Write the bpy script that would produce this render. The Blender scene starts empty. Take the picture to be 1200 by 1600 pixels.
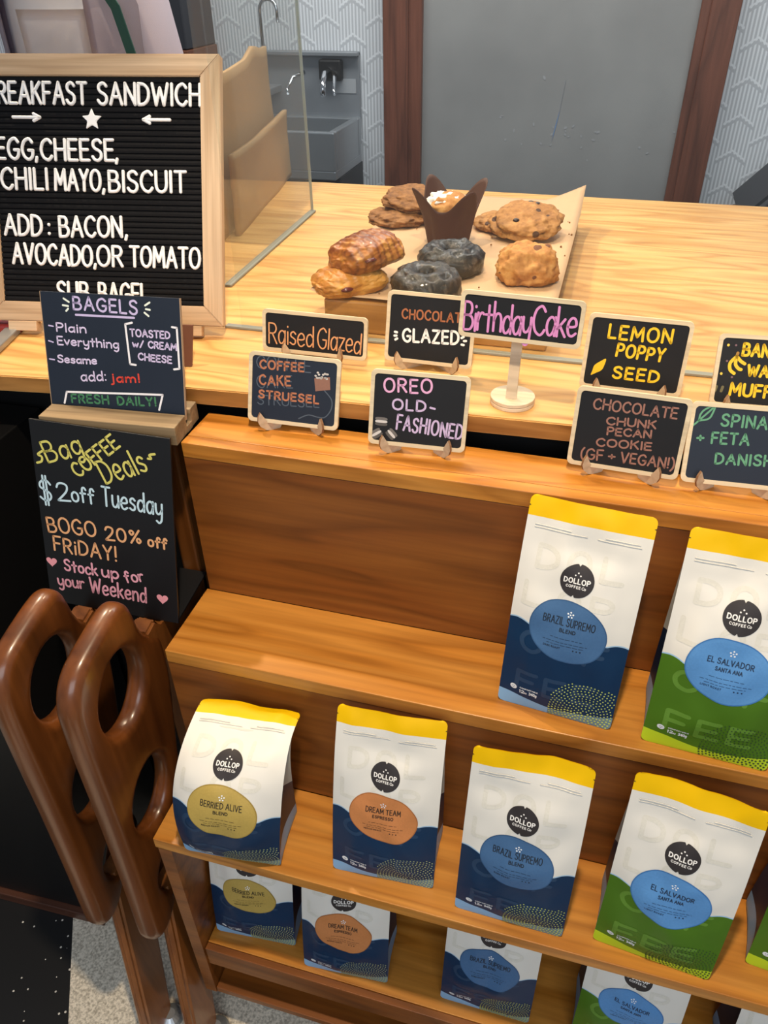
import bpy, bmesh, math, random
from mathutils import Vector, Matrix, Euler, noise
random.seed(7)
SC = bpy.context.scene
COL = SC.collection
PI = math.pi
R = math.radians

# ------------------------------------------------------------------ camera
cam_d = bpy.data.cameras.new('camera'); cam = bpy.data.objects.new('camera', cam_d); COL.objects.link(cam)
cam.location = (0.48899, -0.64163, 1.00598)
cam.rotation_euler = (0.937473, 0.013889, 0.273194)
cam_d.sensor_fit = 'VERTICAL'; cam_d.sensor_height = 36.0; cam_d.sensor_width = 27.0
cam_d.lens = 1201.43 / 1600 * 36.0
cam_d.clip_start = 0.02
SC.camera = cam
# ------------------------------------------------------------------ world, light, exposure
SC.view_settings.view_transform = 'Standard'
SC.view_settings.look = 'None'
SC.view_settings.gamma = 1.0
SC.view_settings.use_curve_mapping = False
SC.view_settings.exposure = 0.0
W = bpy.data.worlds.new('world'); SC.world = W; W.use_nodes = True
W.node_tree.nodes['Background'].inputs[0].default_value = (0.80, 0.88, 1.0, 1)
W.node_tree.nodes['Background'].inputs[1].default_value = 0.22

def light(name, kind, loc, target, energy, color, **kw):
    d = bpy.data.lights.new(name, kind); o = bpy.data.objects.new(name, d); COL.objects.link(o)
    o.location = loc
    v = Vector(target) - Vector(loc)
    o.rotation_euler = v.to_track_quat('-Z', 'Y').to_euler()
    d.energy = energy; d.color = color
    for k, a in kw.items(): setattr(d, k, a)
    return o
WARM = (1.0, 0.80, 0.56)
light('ceiling_spot_shelf', 'SPOT', (0.45, -0.35, 2.1), (0.45, -0.05, 0.2), 122, WARM, spot_size=R(75), spot_blend=0.6, shadow_soft_size=0.035)
light('ceiling_spot_pastry', 'SPOT', (0.05, 0.95, 2.1), (0.2, 0.55, 0.55), 50, WARM, spot_size=R(80), spot_blend=0.6, shadow_soft_size=0.03)
light('ceiling_spot_counter', 'SPOT', (-0.75, 0.75, 2.1), (0.1, 0.3, 0.5), 92, WARM, spot_size=R(75), spot_blend=0.6, shadow_soft_size=0.03)
light('shop_window', 'AREA', (0.9, -3.2, 2.15), (0.3, 0.2, 0.3), 58, (0.86, 0.93, 1.0), shape='RECTANGLE', size=2.8, size_y=1.7)
light('back_wall_fill', 'AREA', (0.0, 1.75, 2.4), (0.0, 2.4, 0.0), 62, (1.0, 0.97, 0.93), shape='RECTANGLE', size=3.0, size_y=0.5)  # added fill to brighten the back wall and door, not a known lamp

# ------------------------------------------------------------------ materials
def lin(c):
    if isinstance(c, str):
        c = c.lstrip('#'); c = [int(c[i:i+2], 16)/255 for i in (0, 2, 4)]
    return tuple((a/12.92 if a <= 0.04045 else ((a+0.055)/1.055)**2.4) for a in c) + (1.0,)
def newmat(name):
    m = bpy.data.materials.new(name); m.use_nodes = True
    nt = m.node_tree; b = nt.nodes['Principled BSDF']
    return m, nt, b
def N(nt, t, **kw):
    n = nt.nodes.new(t)
    for k, v in kw.items():
        if isinstance(k, str) and hasattr(n, k): setattr(n, k, v)
    return n
def L(nt, a, b): nt.links.new(a, b)
def plain(name, col, rough=0.6, metal=0.0, bump=0.0, bscale=200, vary=0.06, coat=0.0, spec=0.5, coords='Object'):
    m, nt, b = newmat(name)
    tc = N(nt, 'ShaderNodeTexCoord'); nz = N(nt, 'ShaderNodeTexNoise'); nz.inputs['Scale'].default_value = bscale; nz.inputs['Detail'].default_value = 4
    L(nt, tc.outputs[coords], nz.inputs['Vector'])
    c = lin(col)
    mx = N(nt, 'ShaderNodeMix', data_type='RGBA'); mx.inputs[6].default_value = tuple(x*(1-vary) for x in c[:3])+(1,); mx.inputs[7].default_value = tuple(min(1, x*(1+vary)) for x in c[:3])+(1,)
    L(nt, nz.outputs['Fac'], mx.inputs[0]); L(nt, mx.outputs[2], b.inputs['Base Color'])
    b.inputs['Roughness'].default_value = rough; b.inputs['Metallic'].default_value = metal
    b.inputs['Coat Weight'].default_value = coat; b.inputs['Specular IOR Level'].default_value = spec
    if bump:
        bp = N(nt, 'ShaderNodeBump'); bp.inputs['Strength'].default_value = bump; bp.inputs['Distance'].default_value = 0.001
        L(nt, nz.outputs['Fac'], bp.inputs['Height']); L(nt, bp.outputs['Normal'], b.inputs['Normal'])
    return m
def wood(name, base, dark, light_, axis='X', rings=9.0, fine=60, rough=0.45, coat=0.0, stretch=9.0, contrast=0.5, distort=2.6, seed=0.0, scale=1.0):
    """long-grain wood: stretched noise rings plus fine fibres, grain running along one local axis"""
    m, nt, b = newmat(name)
    tc = N(nt, 'ShaderNodeTexCoord'); mp = N(nt, 'ShaderNodeMapping')
    s = [stretch*scale]*3; i = 'XYZ'.index(axis); s[i] = 1.0*scale
    mp.inputs['Scale'].default_value = s; mp.inputs['Location'].default_value = (seed, seed*1.7, seed*0.6)
    L(nt, tc.outputs['Object'], mp.inputs['Vector'])
    n1 = N(nt, 'ShaderNodeTexNoise'); n1.inputs['Scale'].default_value = 1.3; n1.inputs['Detail'].default_value = 2; n1.inputs['Distortion'].default_value = 0.35
    L(nt, mp.outputs[0], n1.inputs['Vector'])
    mu = N(nt, 'ShaderNodeMath', operation='MULTIPLY'); mu.inputs[1].default_value = rings; L(nt, n1.outputs['Fac'], mu.inputs[0])
    fr = N(nt, 'ShaderNodeMath', operation='FRACT'); L(nt, mu.outputs[0], fr.inputs[0])
    rp = N(nt, 'ShaderNodeValToRGB'); cr = rp.color_ramp
    cr.elements[0].position = 0.0; cr.elements[0].color = lin(base)
    cr.elements[1].position = 1.0; cr.elements[1].color = lin(base)
    e = cr.elements.new(0.45); e.color = lin(light_)
    e = cr.elements.new(0.86); e.color = lin(dark)
    L(nt, fr.outputs[0], rp.inputs[0])
    mp2 = N(nt, 'ShaderNodeMapping'); s2 = [fine*scale]*3; s2[i] = 2.5*scale; mp2.inputs['Scale'].default_value = s2; L(nt, tc.outputs['Object'], mp2.inputs['Vector'])
    n2 = N(nt, 'ShaderNodeTexNoise'); n2.inputs['Scale'].default_value = 2.0; n2.inputs['Detail'].default_value = 5; L(nt, mp2.outputs[0], n2.inputs['Vector'])
    n3 = N(nt, 'ShaderNodeTexNoise'); n3.inputs['Scale'].default_value = 3.0; L(nt, tc.outputs['Object'], n3.inputs['Vector'])
    mixb = N(nt, 'ShaderNodeMix', data_type='RGBA'); mixb.inputs[0].default_value = contrast; mixb.inputs[6].default_value = lin(base); L(nt, rp.outputs[0], mixb.inputs[7])
    mixf = N(nt, 'ShaderNodeMix', data_type='RGBA', blend_type='MULTIPLY'); mixf.inputs[0].default_value = 0.55
    r2 = N(nt, 'ShaderNodeValToRGB'); r2.color_ramp.elements[0].position = 0.3; r2.color_ramp.elements[0].color = (0.55, 0.5, 0.45, 1); r2.color_ramp.elements[1].position = 0.65; r2.color_ramp.elements[1].color = (1.0, 1.0, 1.0, 1)
    L(nt, n2.outputs['Fac'], r2.inputs[0]); L(nt, mixb.outputs[2], mixf.inputs[6]); L(nt, r2.outputs[0], mixf.inputs[7])
    mixg = N(nt, 'ShaderNodeMix', data_type='RGBA', blend_type='MULTIPLY'); mixg.inputs[0].default_value = 0.5
    r3 = N(nt, 'ShaderNodeValToRGB'); r3.color_ramp.elements[0].position = 0.3; r3.color_ramp.elements[0].color = (0.72, 0.68, 0.62, 1); r3.color_ramp.elements[1].position = 0.7; r3.color_ramp.elements[1].color = (1.0, 1.0, 1.0, 1)
    L(nt, n3.outputs['Fac'], r3.inputs[0]); L(nt, mixf.outputs[2], mixg.inputs[6]); L(nt, r3.outputs[0], mixg.inputs[7])
    L(nt, mixg.outputs[2], b.inputs['Base Color'])
    b.inputs['Roughness'].default_value = rough; b.inputs['Coat Weight'].default_value = coat; b.inputs['Coat Roughness'].default_value = 0.15
    bp = N(nt, 'ShaderNodeBump'); bp.inputs['Strength'].default_value = 0.12; bp.inputs['Distance'].default_value = 0.0006
    L(nt, n2.outputs['Fac'], bp.inputs['Height']); L(nt, bp.outputs['Normal'], b.inputs['Normal'])
    return m
M = {}
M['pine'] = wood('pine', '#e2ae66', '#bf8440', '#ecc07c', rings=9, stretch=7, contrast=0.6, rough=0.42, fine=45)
M['pine_edge_shaded'] = wood('pine_edge_shaded', '#ad7a3e', '#8a5a28', '#bf8b4c', rings=6, stretch=14, contrast=0.7)  # countertop edge coloured darker to stand in for the weaker light on it
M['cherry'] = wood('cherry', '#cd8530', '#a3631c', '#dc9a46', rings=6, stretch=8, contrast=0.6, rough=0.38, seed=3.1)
M['cherry_shaded'] = wood('cherry_shaded', '#8c4f1a', '#62350a', '#9e6126', rings=6, stretch=7, contrast=0.55, rough=0.42, seed=5.3)  # same wood as the treads, with the shade on uprights put into the colour
M['oak_h'] = wood('oak_h', '#dbbb97', '#b8946c', '#e6cbaa', rings=4, stretch=14, fine=120, contrast=0.5, rough=0.55)
M['oak_v'] = wood('oak_v', '#dbbb97', '#b8946c', '#e6cbaa', axis='Z', rings=4, stretch=14, fine=120, contrast=0.5, rough=0.55)
M['greywood'] = wood('greywood', '#97805f', '#6e5b42', '#a99272', rings=6, stretch=14, fine=110, contrast=0.6, rough=0.65)
M['riser_wood'] = wood('riser_wood', '#b9813f', '#875524', '#cc9652', rings=7, stretch=9, contrast=0.7)
M['mahogany'] = wood('mahogany', '#6b3c19', '#47240d', '#844c22', axis='Z', rings=4, stretch=5, contrast=0.6, rough=0.32, coat=0.35)
M['chair_light'] = wood('chair_light', '#8f5728', '#6b3c18', '#a46a36', axis='Z', rings=4, stretch=5, contrast=0.5, rough=0.3, coat=0.4)
M['doorframe'] = wood('doorframe', '#71412f', '#4c281c', '#824e3b', axis='Z', rings=4, stretch=9, contrast=0.5, rough=0.45)
M['birch'] = wood('birch', '#e3d0b4', '#c9b18e', '#efe0c8', rings=4, stretch=10, contrast=0.3, rough=0.6)
M['frame_cream'] = wood('frame_cream', '#ead8b4', '#d4bd92', '#f3e6c8', rings=3, stretch=12, contrast=0.3, rough=0.5)
M['ply_edge'] = plain('ply_edge', '#8a6647', 0.7)
M['slate'] = plain('slate', '#191a1d', 0.6, bump=0.05, vary=0.12, bscale=30, spec=.3)
M['slate_blue'] = plain('slate_blue', '#1b2433', 0.55, bump=0.05, vary=0.12, bscale=30, spec=.35)
M['slate_dark'] = plain('slate_dark', '#0e0f12', 0.45, vary=0.15, bscale=14)
M['felt'] = plain('felt', '#1d1d1f', 0.95, bump=0.4, bscale=900, vary=0.2, spec=0.1)
M['letter_white'] = plain('letter_white', '#fdfdfd', 0.4, vary=0.01)
M['black_panel'] = plain('black_panel', '#0d0d0e', 0.45, vary=0.1)
M['kick'] = wood('kick', '#5f3a2b', '#452618', '#6e4634', rings=4, stretch=10, contrast=0.5)
M['steel'] = plain('steel', '#a4a9ae', 0.3, metal=0.7, vary=0.05, bscale=40)
M['steel_dull'] = plain('steel_dull', '#8d9298', 0.4, metal=0.4, vary=0.08, bscale=20)
M['chrome'] = plain('chrome', '#d8dade', 0.1, metal=1.0, vary=0.01)
M['plastic_grey'] = plain('plastic_grey', '#8f8f8a', 0.35)
M['black_plastic'] = plain('black_plastic', '#17181b', 0.4)
M['dark_grey'] = plain('dark_grey', '#2c2f35', 0.6)
M['kraft'] = plain('kraft', '#b08d63', 0.8, bump=0.15, bscale=60, vary=0.08)
M['parchment'] = plain('parchment', '#c6a17b', 0.7, bump=0.1, bscale=50, vary=0.06)
M['shirt_white'] = plain('shirt_white', '#e6e4e7', 0.9, bump=0.2, bscale=900, vary=0.04)
M['overshirt'] = plain('overshirt', '#b9b0bb', 0.9, bump=0.25, bscale=800, vary=0.06)
M['strap'] = plain('strap', '#1f4f47', 0.7, bump=0.2, bscale=700)
M['trousers'] = plain('trousers', '#2a2d33', 0.9)
M['skin'] = plain('skin', '#b98265', 0.55, vary=0.05, bscale=30)
M['hair'] = plain('hair', '#2a1d15', 0.6, bump=0.5, bscale=200)
M['eye'] = plain('eye', '#1a1512', 0.2)
M['red'] = plain('red', '#8a2c2c', 0.5)
M['brown_card'] = plain('brown_card', '#6a3f2a', 0.55)
def glass_mat(name, tint, haze, hazecol):
    m, nt, b = newmat(name); nt.nodes.remove(b)
    out = nt.nodes['Material Output']
    t = N(nt, 'ShaderNodeBsdfTransparent'); t.inputs[0].default_value = tint
    g = N(nt, 'ShaderNodeBsdfGlossy'); g.inputs['Roughness'].default_value = 0.01
    lw = N(nt, 'ShaderNodeLayerWeight'); lw.inputs['Blend'].default_value = .5
    pw = N(nt, 'ShaderNodeMath', operation='POWER'); pw.inputs[1].default_value = 4.5; L(nt, lw.outputs['Facing'], pw.inputs[0])
    fr = N(nt, 'ShaderNodeMath', operation='MULTIPLY_ADD'); fr.inputs[1].default_value = .55; fr.inputs[2].default_value = .022; L(nt, pw.outputs[0], fr.inputs[0])
    m1 = N(nt, 'ShaderNodeMixShader'); L(nt, fr.outputs[0], m1.inputs[0]); L(nt, t.outputs[0], m1.inputs[1]); L(nt, g.outputs[0], m1.inputs[2])
    d = N(nt, 'ShaderNodeBsdfDiffuse'); d.inputs[0].default_value = lin(hazecol)
    m2 = N(nt, 'ShaderNodeMixShader'); m2.inputs[0].default_value = haze; L(nt, m1.outputs[0], m2.inputs[1]); L(nt, d.outputs[0], m2.inputs[2])
    L(nt, m2.outputs[0], out.inputs['Surface'])
    return m
M['glass_front'] = glass_mat('glass_front', (0.97, 0.985, 0.98, 1), 0.008, '#c8ccd0')
M['glass_side'] = glass_mat('glass_side', (0.93, 0.95, 0.95, 1), 0.06, '#c9c6c0')
M['glass_edge'] = plain('glass_edge', '#c3d2d0', 0.2, vary=0.02)
M['silicone'] = plain('silicone', '#8d8d82', 0.45, vary=0.04)

# ------------------------------------------------------------------ mesh helpers
def obj(name, bm, mats, parent=None, smooth=False, matrix=None):
    me = bpy.data.meshes.new(name)
    if smooth:
        for f in bm.faces: f.smooth = True
    bm.normal_update(); bm.to_mesh(me); bm.free()
    for m in (mats if isinstance(mats, (list, tuple)) else [mats]): me.materials.append(m)
    o = bpy.data.objects.new(name, me); COL.objects.link(o)
    if parent: o.parent = parent
    if matrix is not None: o.matrix_basis = matrix
    return o
def tag(o, label, cat, group=None, kind=None):
    o['label'] = label; o['category'] = cat
    if group: o['group'] = group
    if kind: o['kind'] = kind
    return o
def empty(name, loc=(0, 0, 0), rot=(0, 0, 0), label=None, cat=None, group=None):
    o = bpy.data.objects.new(name, None); COL.objects.link(o); o.empty_display_size = 0.02
    o.location = loc; o.rotation_euler = rot
    if label: tag(o, label, cat, group)
    return o
def structure(o): o['kind'] = 'structure'; return o
def box(bm, x0, x1, y0, y1, z0, z1, bev=0.0, seg=2, mat=0, M4=None):
    r = bmesh.ops.create_cube(bm, size=1.0)
    vs = r['verts']
    for v in vs:
        v.co = Vector(((x0+x1)/2+v.co.x*(x1-x0), (y0+y1)/2+v.co.y*(y1-y0), (z0+z1)/2+v.co.z*(z1-z0)))
    fs = set(f for v in vs for f in v.link_faces)
    for f in fs: f.material_index = mat
    if M4 is not None: bmesh.ops.transform(bm, matrix=M4, verts=vs)
    if bev:
        es = list(set(e for v in vs for e in v.link_edges))
        bmesh.ops.bevel(bm, geom=es, offset=bev, segments=seg, affect='EDGES', profile=0.5)
def bbox(name, dims, m, parent=None, bev=0.001, seg=2):
    bm = bmesh.new(); box(bm, *dims, bev=bev, seg=seg); return obj(name, bm, m, parent)
def prism(bm, pts, axis_vec, origin=(0, 0, 0), ex=(1, 0, 0), ey=(0, 0, 1), mat=0):
    """extrude a 2D outline (list of (a,b)) spanned by ex,ey along axis_vec"""
    o = Vector(origin); ex = Vector(ex); ey = Vector(ey); d = Vector(axis_vec)
    a = [bm.verts.new(o+ex*p[0]+ey*p[1]) for p in pts]; b = [bm.verts.new(v.co+d) for v in a]
    n = len(pts); fs = [bm.faces.new(a[::-1]), bm.faces.new(b)]
    for i in range(n): fs.append(bm.faces.new((a[i], a[(i+1) % n], b[(i+1) % n], b[i])))
    for f in fs: f.material_index = mat
    return fs
def tube(bm, pts, rad, seg=10, caps=True, mat=0):
    pts = [Vector(p) for p in pts]; rings = []
    up = None
    for i, p in enumerate(pts):
        t = (pts[min(i+1, len(pts)-1)]-pts[max(i-1, 0)]).normalized()
        if up is None: up = t.orthogonal().normalized()
        up = (up-t*up.dot(t)).normalized(); s = t.cross(up)
        r = rad[i] if isinstance(rad, (list, tuple)) else rad
        rings.append([bm.verts.new(p+(up*math.cos(2*PI*k/seg)+s*math.sin(2*PI*k/seg))*r) for k in range(seg)])
    for a, b in zip(rings, rings[1:]):
        for k in range(seg):
            f = bm.faces.new((a[k], a[(k+1) % seg], b[(k+1) % seg], b[k])); f.material_index = mat; f.smooth = True
    if caps: bm.faces.new(rings[0][::-1]); bm.faces.new(rings[-1])
def lathe(bm, prof, seg=32, origin=(0, 0, 0), mat=0):
    o = Vector(origin); rings = []
    for r, z in prof:
        rings.append([bm.verts.new(o+Vector((r*math.cos(2*PI*k/seg), r*math.sin(2*PI*k/seg), z))) for k in range(seg)])
    for a, b in zip(rings, rings[1:]):
        for k in range(seg):
            f = bm.faces.new((a[k], a[(k+1) % seg], b[(k+1) % seg], b[k])); f.material_index = mat
    bm.faces.new(rings[0][::-1]); bm.faces.new(rings[-1])
def rrect(w, h, r, n=5, x0=0.0, y0=0.0):
    pts = []
    for cx, cy, a0 in ((w/2-r, h-r, 0), (-w/2+r, h-r, 90), (-w/2+r, r, 180), (w/2-r, r, 270)):
        for k in range(n+1):
            a = R(a0+90*k/n); pts.append((x0+cx+r*math.cos(a), y0+cy+r*math.sin(a)))
    return pts

# ------------------------------------------------------------------ stroke lettering
G = {}
def g(ch, w, *st): G[ch] = (w, [[(s[0] == '~'), [tuple(float(q) for q in p.split(',')) for p in s.lstrip('~').split()]] for s in st])
g('A', .72, '0,0 .36,1 .72,0', '.14,.36 .58,.36')
g('B', .6, '0,0 0,1', '~0,1 .38,.97 .5,.76 .38,.55 0,.53', '~0,.53 .44,.5 .6,.27 .44,.03 0,0')
g('C', .66, '~.64,.83 .52,.96 .38,1 .12,.85 0,.5 .12,.15 .38,0 .54,.05 .66,.18')
g('D', .64, '0,0 0,1', '~0,1 .34,.96 .58,.76 .64,.5 .58,.24 .34,.04 0,0')
g('E', .52, '0,0 0,1', '0,1 .5,1', '0,.52 .44,.52', '0,0 .52,0')
g('F', .5, '0,0 0,1', '0,1 .5,1', '0,.52 .42,.52')
g('G', .7, '~.65,.83 .52,.96 .38,1 .12,.85 0,.5 .12,.15 .38,0 .58,.06 .68,.22 .69,.44', '.42,.44 .7,.44')
g('H', .62, '0,0 0,1', '.62,0 .62,1', '0,.52 .62,.52')
g('I', .06, '.03,0 .03,1')
g('K', .58, '0,0 0,1', '.54,1 0,.42', '.2,.6 .58,0')
g('L', .48, '0,1 0,0 .48,0')
g('M', .8, '0,0 .06,1 .4,.28 .74,1 .8,0')
g('N', .62, '0,0 0,1 .62,0 .62,1')
g('O', .74, '~.37,1 .1,.86 0,.5 .1,.14 .37,0 .64,.14 .74,.5 .64,.86 .37,1')
g('P', .55, '0,0 0,1', '~0,1 .4,.97 .55,.74 .4,.5 0,.47')
g('R', .58, '0,0 0,1', '~0,1 .4,.97 .54,.75 .4,.53 0,.5', '.25,.5 .58,0')
g('S', .56, '~.53,.86 .42,.97 .28,1 .08,.9 .05,.72 .16,.58 .38,.48 .53,.34 .52,.13 .38,.01 .24,0 .1,.05 0,.17')
g('T', .62, '0,1 .62,1', '.31,1 .31,0')
g('U', .62, '~0,1 0,.7 0,.36 .08,.1 .31,0 .54,.1 .62,.36 .62,.7 .62,1')
g('V', .66, '0,1 .33,0 .66,1')
g('W', .98, '0,1 .24,0 .49,.8 .74,0 .98,1')
g('X', .6, '0,0 .6,1', '0,1 .6,0')
g('Y', .6, '0,1 .3,.5 .6,1', '.3,.5 .3,0')
g('Z', .58, '0,1 .58,1 0,0 .58,0')
g('a', .5, '~.47,.48 .36,.6 .2,.61 .05,.48 .01,.26 .1,.05 .24,.01 .38,.12 .47,.32', '.48,.62 .48,0')
g('b', .5, '0,1 0,0', '~0,.4 .15,.6 .38,.58 .5,.32 .4,.06 .2,0 0,.15')
g('c', .46, '~.45,.5 .3,.62 .1,.55 0,.32 .08,.07 .28,0 .46,.12')
g('d', .52, '~.48,.45 .3,.6 .1,.53 .01,.28 .1,.04 .28,.02 .48,.2', '.5,1 .5,0')
g('e', .5, '~.02,.32 .28,.32 .47,.38 .42,.57 .24,.63 .06,.5 0,.26 .1,.05 .28,0 .48,.1')
g('f', .42, '~.44,.86 .34,1 .2,.96 .15,.75 .15,.4 .15,0', '0,.6 .38,.6')
g('g', .5, '~.46,.5 .32,.62 .12,.58 .01,.35 .1,.1 .28,.06 .46,.25', '~.48,.62 .48,.2 .46,-.2 .3,-.38 .08,-.3')
g('h', .48, '0,1 0,0', '~0,.36 .14,.58 .34,.6 .46,.42 .47,0')
g('i', .08, '.04,.6 .04,0', '.04,.84 .04,.87')
g('j', .22, '~.18,.6 .18,0 .16,-.26 .0,-.34', '.18,.84 .18,.87')
g('k', .46, '0,1 0,0', '.4,.6 0,.25', '.14,.36 .46,0')
g('l', .08, '.04,1 .04,0')
g('m', .78, '0,.6 0,0', '~0,.36 .12,.58 .28,.6 .38,.42 .38,0', '~.38,.36 .5,.58 .66,.6 .77,.42 .78,0')
g('n', .48, '0,.6 0,0', '~0,.36 .14,.58 .34,.6 .46,.42 .47,0')
g('o', .5, '~.25,.62 .06,.52 0,.31 .06,.09 .25,0 .44,.09 .5,.31 .44,.52 .25,.62')
g('p', .5, '0,.6 0,-.38', '~0,.36 .14,.58 .36,.6 .5,.32 .38,.04 .18,0 0,.18')
g('r', .36, '0,.6 0,0', '~0,.3 .1,.52 .24,.61 .36,.56')
g('s', .42, '~.4,.52 .25,.62 .07,.55 .06,.4 .22,.32 .38,.22 .36,.06 .2,0 0,.08')
g('t', .42, '.2,.92 .2,0', '0,.6 .42,.6')
g('u', .48, '~0,.6 0,.2 .1,.02 .28,.02 .46,.25', '.47,.62 .47,0')
g('v', .46, '0,.6 .23,0 .46,.6')
g('w', .7, '0,.6 .17,0 .35,.5 .52,0 .7,.6')
g('y', .48, '~0,.6 .02,.25 .14,.08 .32,.12 .46,.3', '~.48,.6 .47,.1 .42,-.25 .24,-.38 .05,-.28')
g('z', .42, '0,.6 .42,.6 0,0 .42,0')
g('0', .58, '~.29,1 .08,.86 0,.5 .08,.14 .29,0 .5,.14 .58,.5 .5,.86 .29,1')
g('1', .2, '0,.8 .16,1 .16,0')
g('2', .56, '~.03,.76 .12,.95 .3,1 .5,.9 .52,.7 .4,.45 .0,0', '0,0 .58,0')
g('3', .52, '~.02,.85 .2,1 .45,.92 .46,.66 .2,.54', '~.2,.54 .5,.46 .52,.16 .28,0 .02,.12')
g('4', .6, '.46,0 .46,1 0,.3 .6,.3')
g('$', .62, '~.6,.78 .45,.92 .25,.92 .08,.8 .08,.63 .3,.52 .52,.42 .58,.25 .45,.1 .22,.08 .02,.2', '.25,1.12 .25,-.12', '.4,1.12 .4,-.12')
g('%', .8, '.7,1 .1,0', '~.18,.95 .05,.82 .18,.62 .32,.8 .18,.95', '~.62,.38 .5,.22 .62,.03 .76,.2 .62,.38')
g('!', .1, '.05,1 .05,.3', '.05,.04 .05,.02')
g(',', .1, '.07,.06 .02,-.14')
g('.', .08, '.03,.02 .05,.02')
g(':', .08, '.04,.62 .04,.64', '.04,.1 .04,.12')
g('-', .3, '0,.42 .3,.42')
g('+', .5, '0,.4 .5,.4', '.25,.65 .25,.15')
g('/', .4, '0,0 .4,1')
g('(', .25, '~.25,1.1 .06,.8 0,.45 .06,.1 .25,-.2')
g(')', .25, '~0,1.1 .19,.8 .25,.45 .19,.1 0,-.2')
def smooth_path(p, n=5):
    if len(p) < 3: return p
    cl = (abs(p[0][0]-p[-1][0])+abs(p[0][1]-p[-1][1])) < 1e-6
    out = []
    m = len(p)
    for i in range(m-1):
        p0 = p[i-1] if i > 0 else (p[-2] if cl else p[0]); p1 = p[i]; p2 = p[i+1]; p3 = p[i+2] if i+2 < m else (p[1] if cl else p[-1])
        for k in range(n):
            t = k/n
            out.append(tuple(0.5*((2*p1[j])+(-p0[j]+p2[j])*t+(2*p0[j]-5*p1[j]+4*p2[j]-p3[j])*t*t+(-p0[j]+3*p1[j]-3*p2[j]+p3[j])*t**3) for j in (0, 1)))
    out.append(p[-1]); return out
def text_strokes(s, a, b, h, gap=0.2, jit=0.0, bold=False):
    """strokes of a line of text whose baseline runs from a to b with capital height h"""
    adv = 0.0; items = []
    for ch in s:
        if ch == ' ': adv += 0.4; continue
        w, st = G[ch]; items.append((adv, w, st)); adv += w+gap
    tot = max(adv-gap, 1e-3)
    ax = Vector((b[0]-a[0], b[1]-a[1])); Ln = ax.length; e = ax/Ln; up = Vector((-e.y, e.x)); sx = Ln/tot
    if len(items) == 1 and items[0][1] < .15: sx = h
    res = []
    for off, w, st in items:
        jy = random.uniform(-jit, jit)*h; js = 1+random.uniform(-jit, jit)
        letter = []
        for sm, pts in st:
            q = []
            for px, py in pts: 
                v = Vector(a)+e*((off+px)*sx)+up*(py*h*js+jy); q.append((v.x, v.y))
            letter.append((sm, q))
        res.append(letter)
    return res
def flatten(letters):
    return [s for l in letters for s in l]
def ribbon(bm, pts, half, mp, prof=None, mat=0, step=None, cap=6):
    """stroke of half-width `half` along 2D pts; mp(x,y,h) maps to 3D. prof: None flat, or height of a domed section"""
    P = [Vector(p) for p in pts]
    Q = [P[0]]
    for p in P[1:]:
        if (p-Q[-1]).length > 1e-7: Q.append(p)
    if len(Q) == 1: Q.append(Q[0]+Vector((half*0.05, 0)))
    if step:
        Z = [Q[0]]
        for p in Q[1:]:
            n = max(1, int((p-Z[-1]).length/step)); s0 = Z[-1].copy()
            for k in range(1, n+1): Z.append(s0.lerp(p, k/n))
        Q = Z
    sec = []
    n = len(Q); closed = n > 4 and (Q[0]-Q[-1]).length < half*0.2
    def T(i): return (Q[min(i+1, n-1)]-Q[max(i-1, 0)]).normalized()
    if not closed:
        t = T(0)
        for k in range(cap): 
            a = PI/2*k/cap; sec.append((Q[0]-t*half*math.cos(a), t, math.sin(a) if k else 0.02))
    for i in range(n): sec.append((Q[i], T(i), 1.0))
    if not closed:
        t = T(n-1)
        for k in range(cap-1, -1, -1):
            a = PI/2*k/cap; sec.append((Q[-1]+t*half*math.cos(a), t, math.sin(a) if k else 0.02))
    offs = [(-1, 0), (1, 0)] if prof is None else [(-1, 0), (-.86, .62), (-.5, .95), (.5, .95), (.86, .62), (1, 0)]
    prev = None
    for c, t, s in sec:
        nrm = Vector((-t.y, t.x))
        ring = []
        for o, hh in offs:
            q = c+nrm*(o*half*s); ring.append(bm.verts.new(mp(q.x, q.y, (hh*prof*min(1, s*1.2) if prof else 0.0))))
        if prev:
            for k in range(len(offs)-1):
                f = bm.faces.new((prev[k], prev[k+1], ring[k+1], ring[k])); f.material_index = mat; f.smooth = prof is not None
        prev = ring
def draw(bm, strokes, half, mp, prof=None, mat=0, step=None, cap=6):
    for sm, pts in strokes:
        if sm: ribbon(bm, smooth_path(pts), half, mp, prof, mat, step, cap)
        else:
            for a, b in zip(pts, pts[1:]): ribbon(bm, [a, b], half, mp, prof, mat, step, cap)
def poly(bm, pts, mp, mat=0, rings=1):
    """filled 2D star-shaped polygon about its centroid"""
    c = Vector((sum(p[0] for p in pts)/len(pts), sum(p[1] for p in pts)/len(pts)))
    prev = [bm.verts.new(mp(p[0], p[1], 0)) for p in pts]; n = len(pts)
    for r in range(1, rings):
        s = 1-r/rings
        cur = [bm.verts.new(mp(c.x+(p[0]-c.x)*s, c.y+(p[1]-c.y)*s, 0)) for p in pts]
        for i in range(n):
            f = bm.faces.new((prev[i], prev[(i+1) % n], cur[(i+1) % n], cur[i])); f.material_index = mat
        prev = cur
    cv = bm.verts.new(mp(c.x, c.y, 0))
    for i in range(n):
        f = bm.faces.new((prev[i], prev[(i+1) % n], cv)); f.material_index = mat
def heart(cx, cy, s):
    pts = []
    for k in range(28):
        t = 2*PI*k/28; pts.append((cx+s/2*(math.sin(t)**3)*1.05, cy+s/2*(0.85*math.cos(t)-0.33*math.cos(2*t)-0.13*math.cos(3*t)-0.05*math.cos(4*t))))
    return pts
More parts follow.
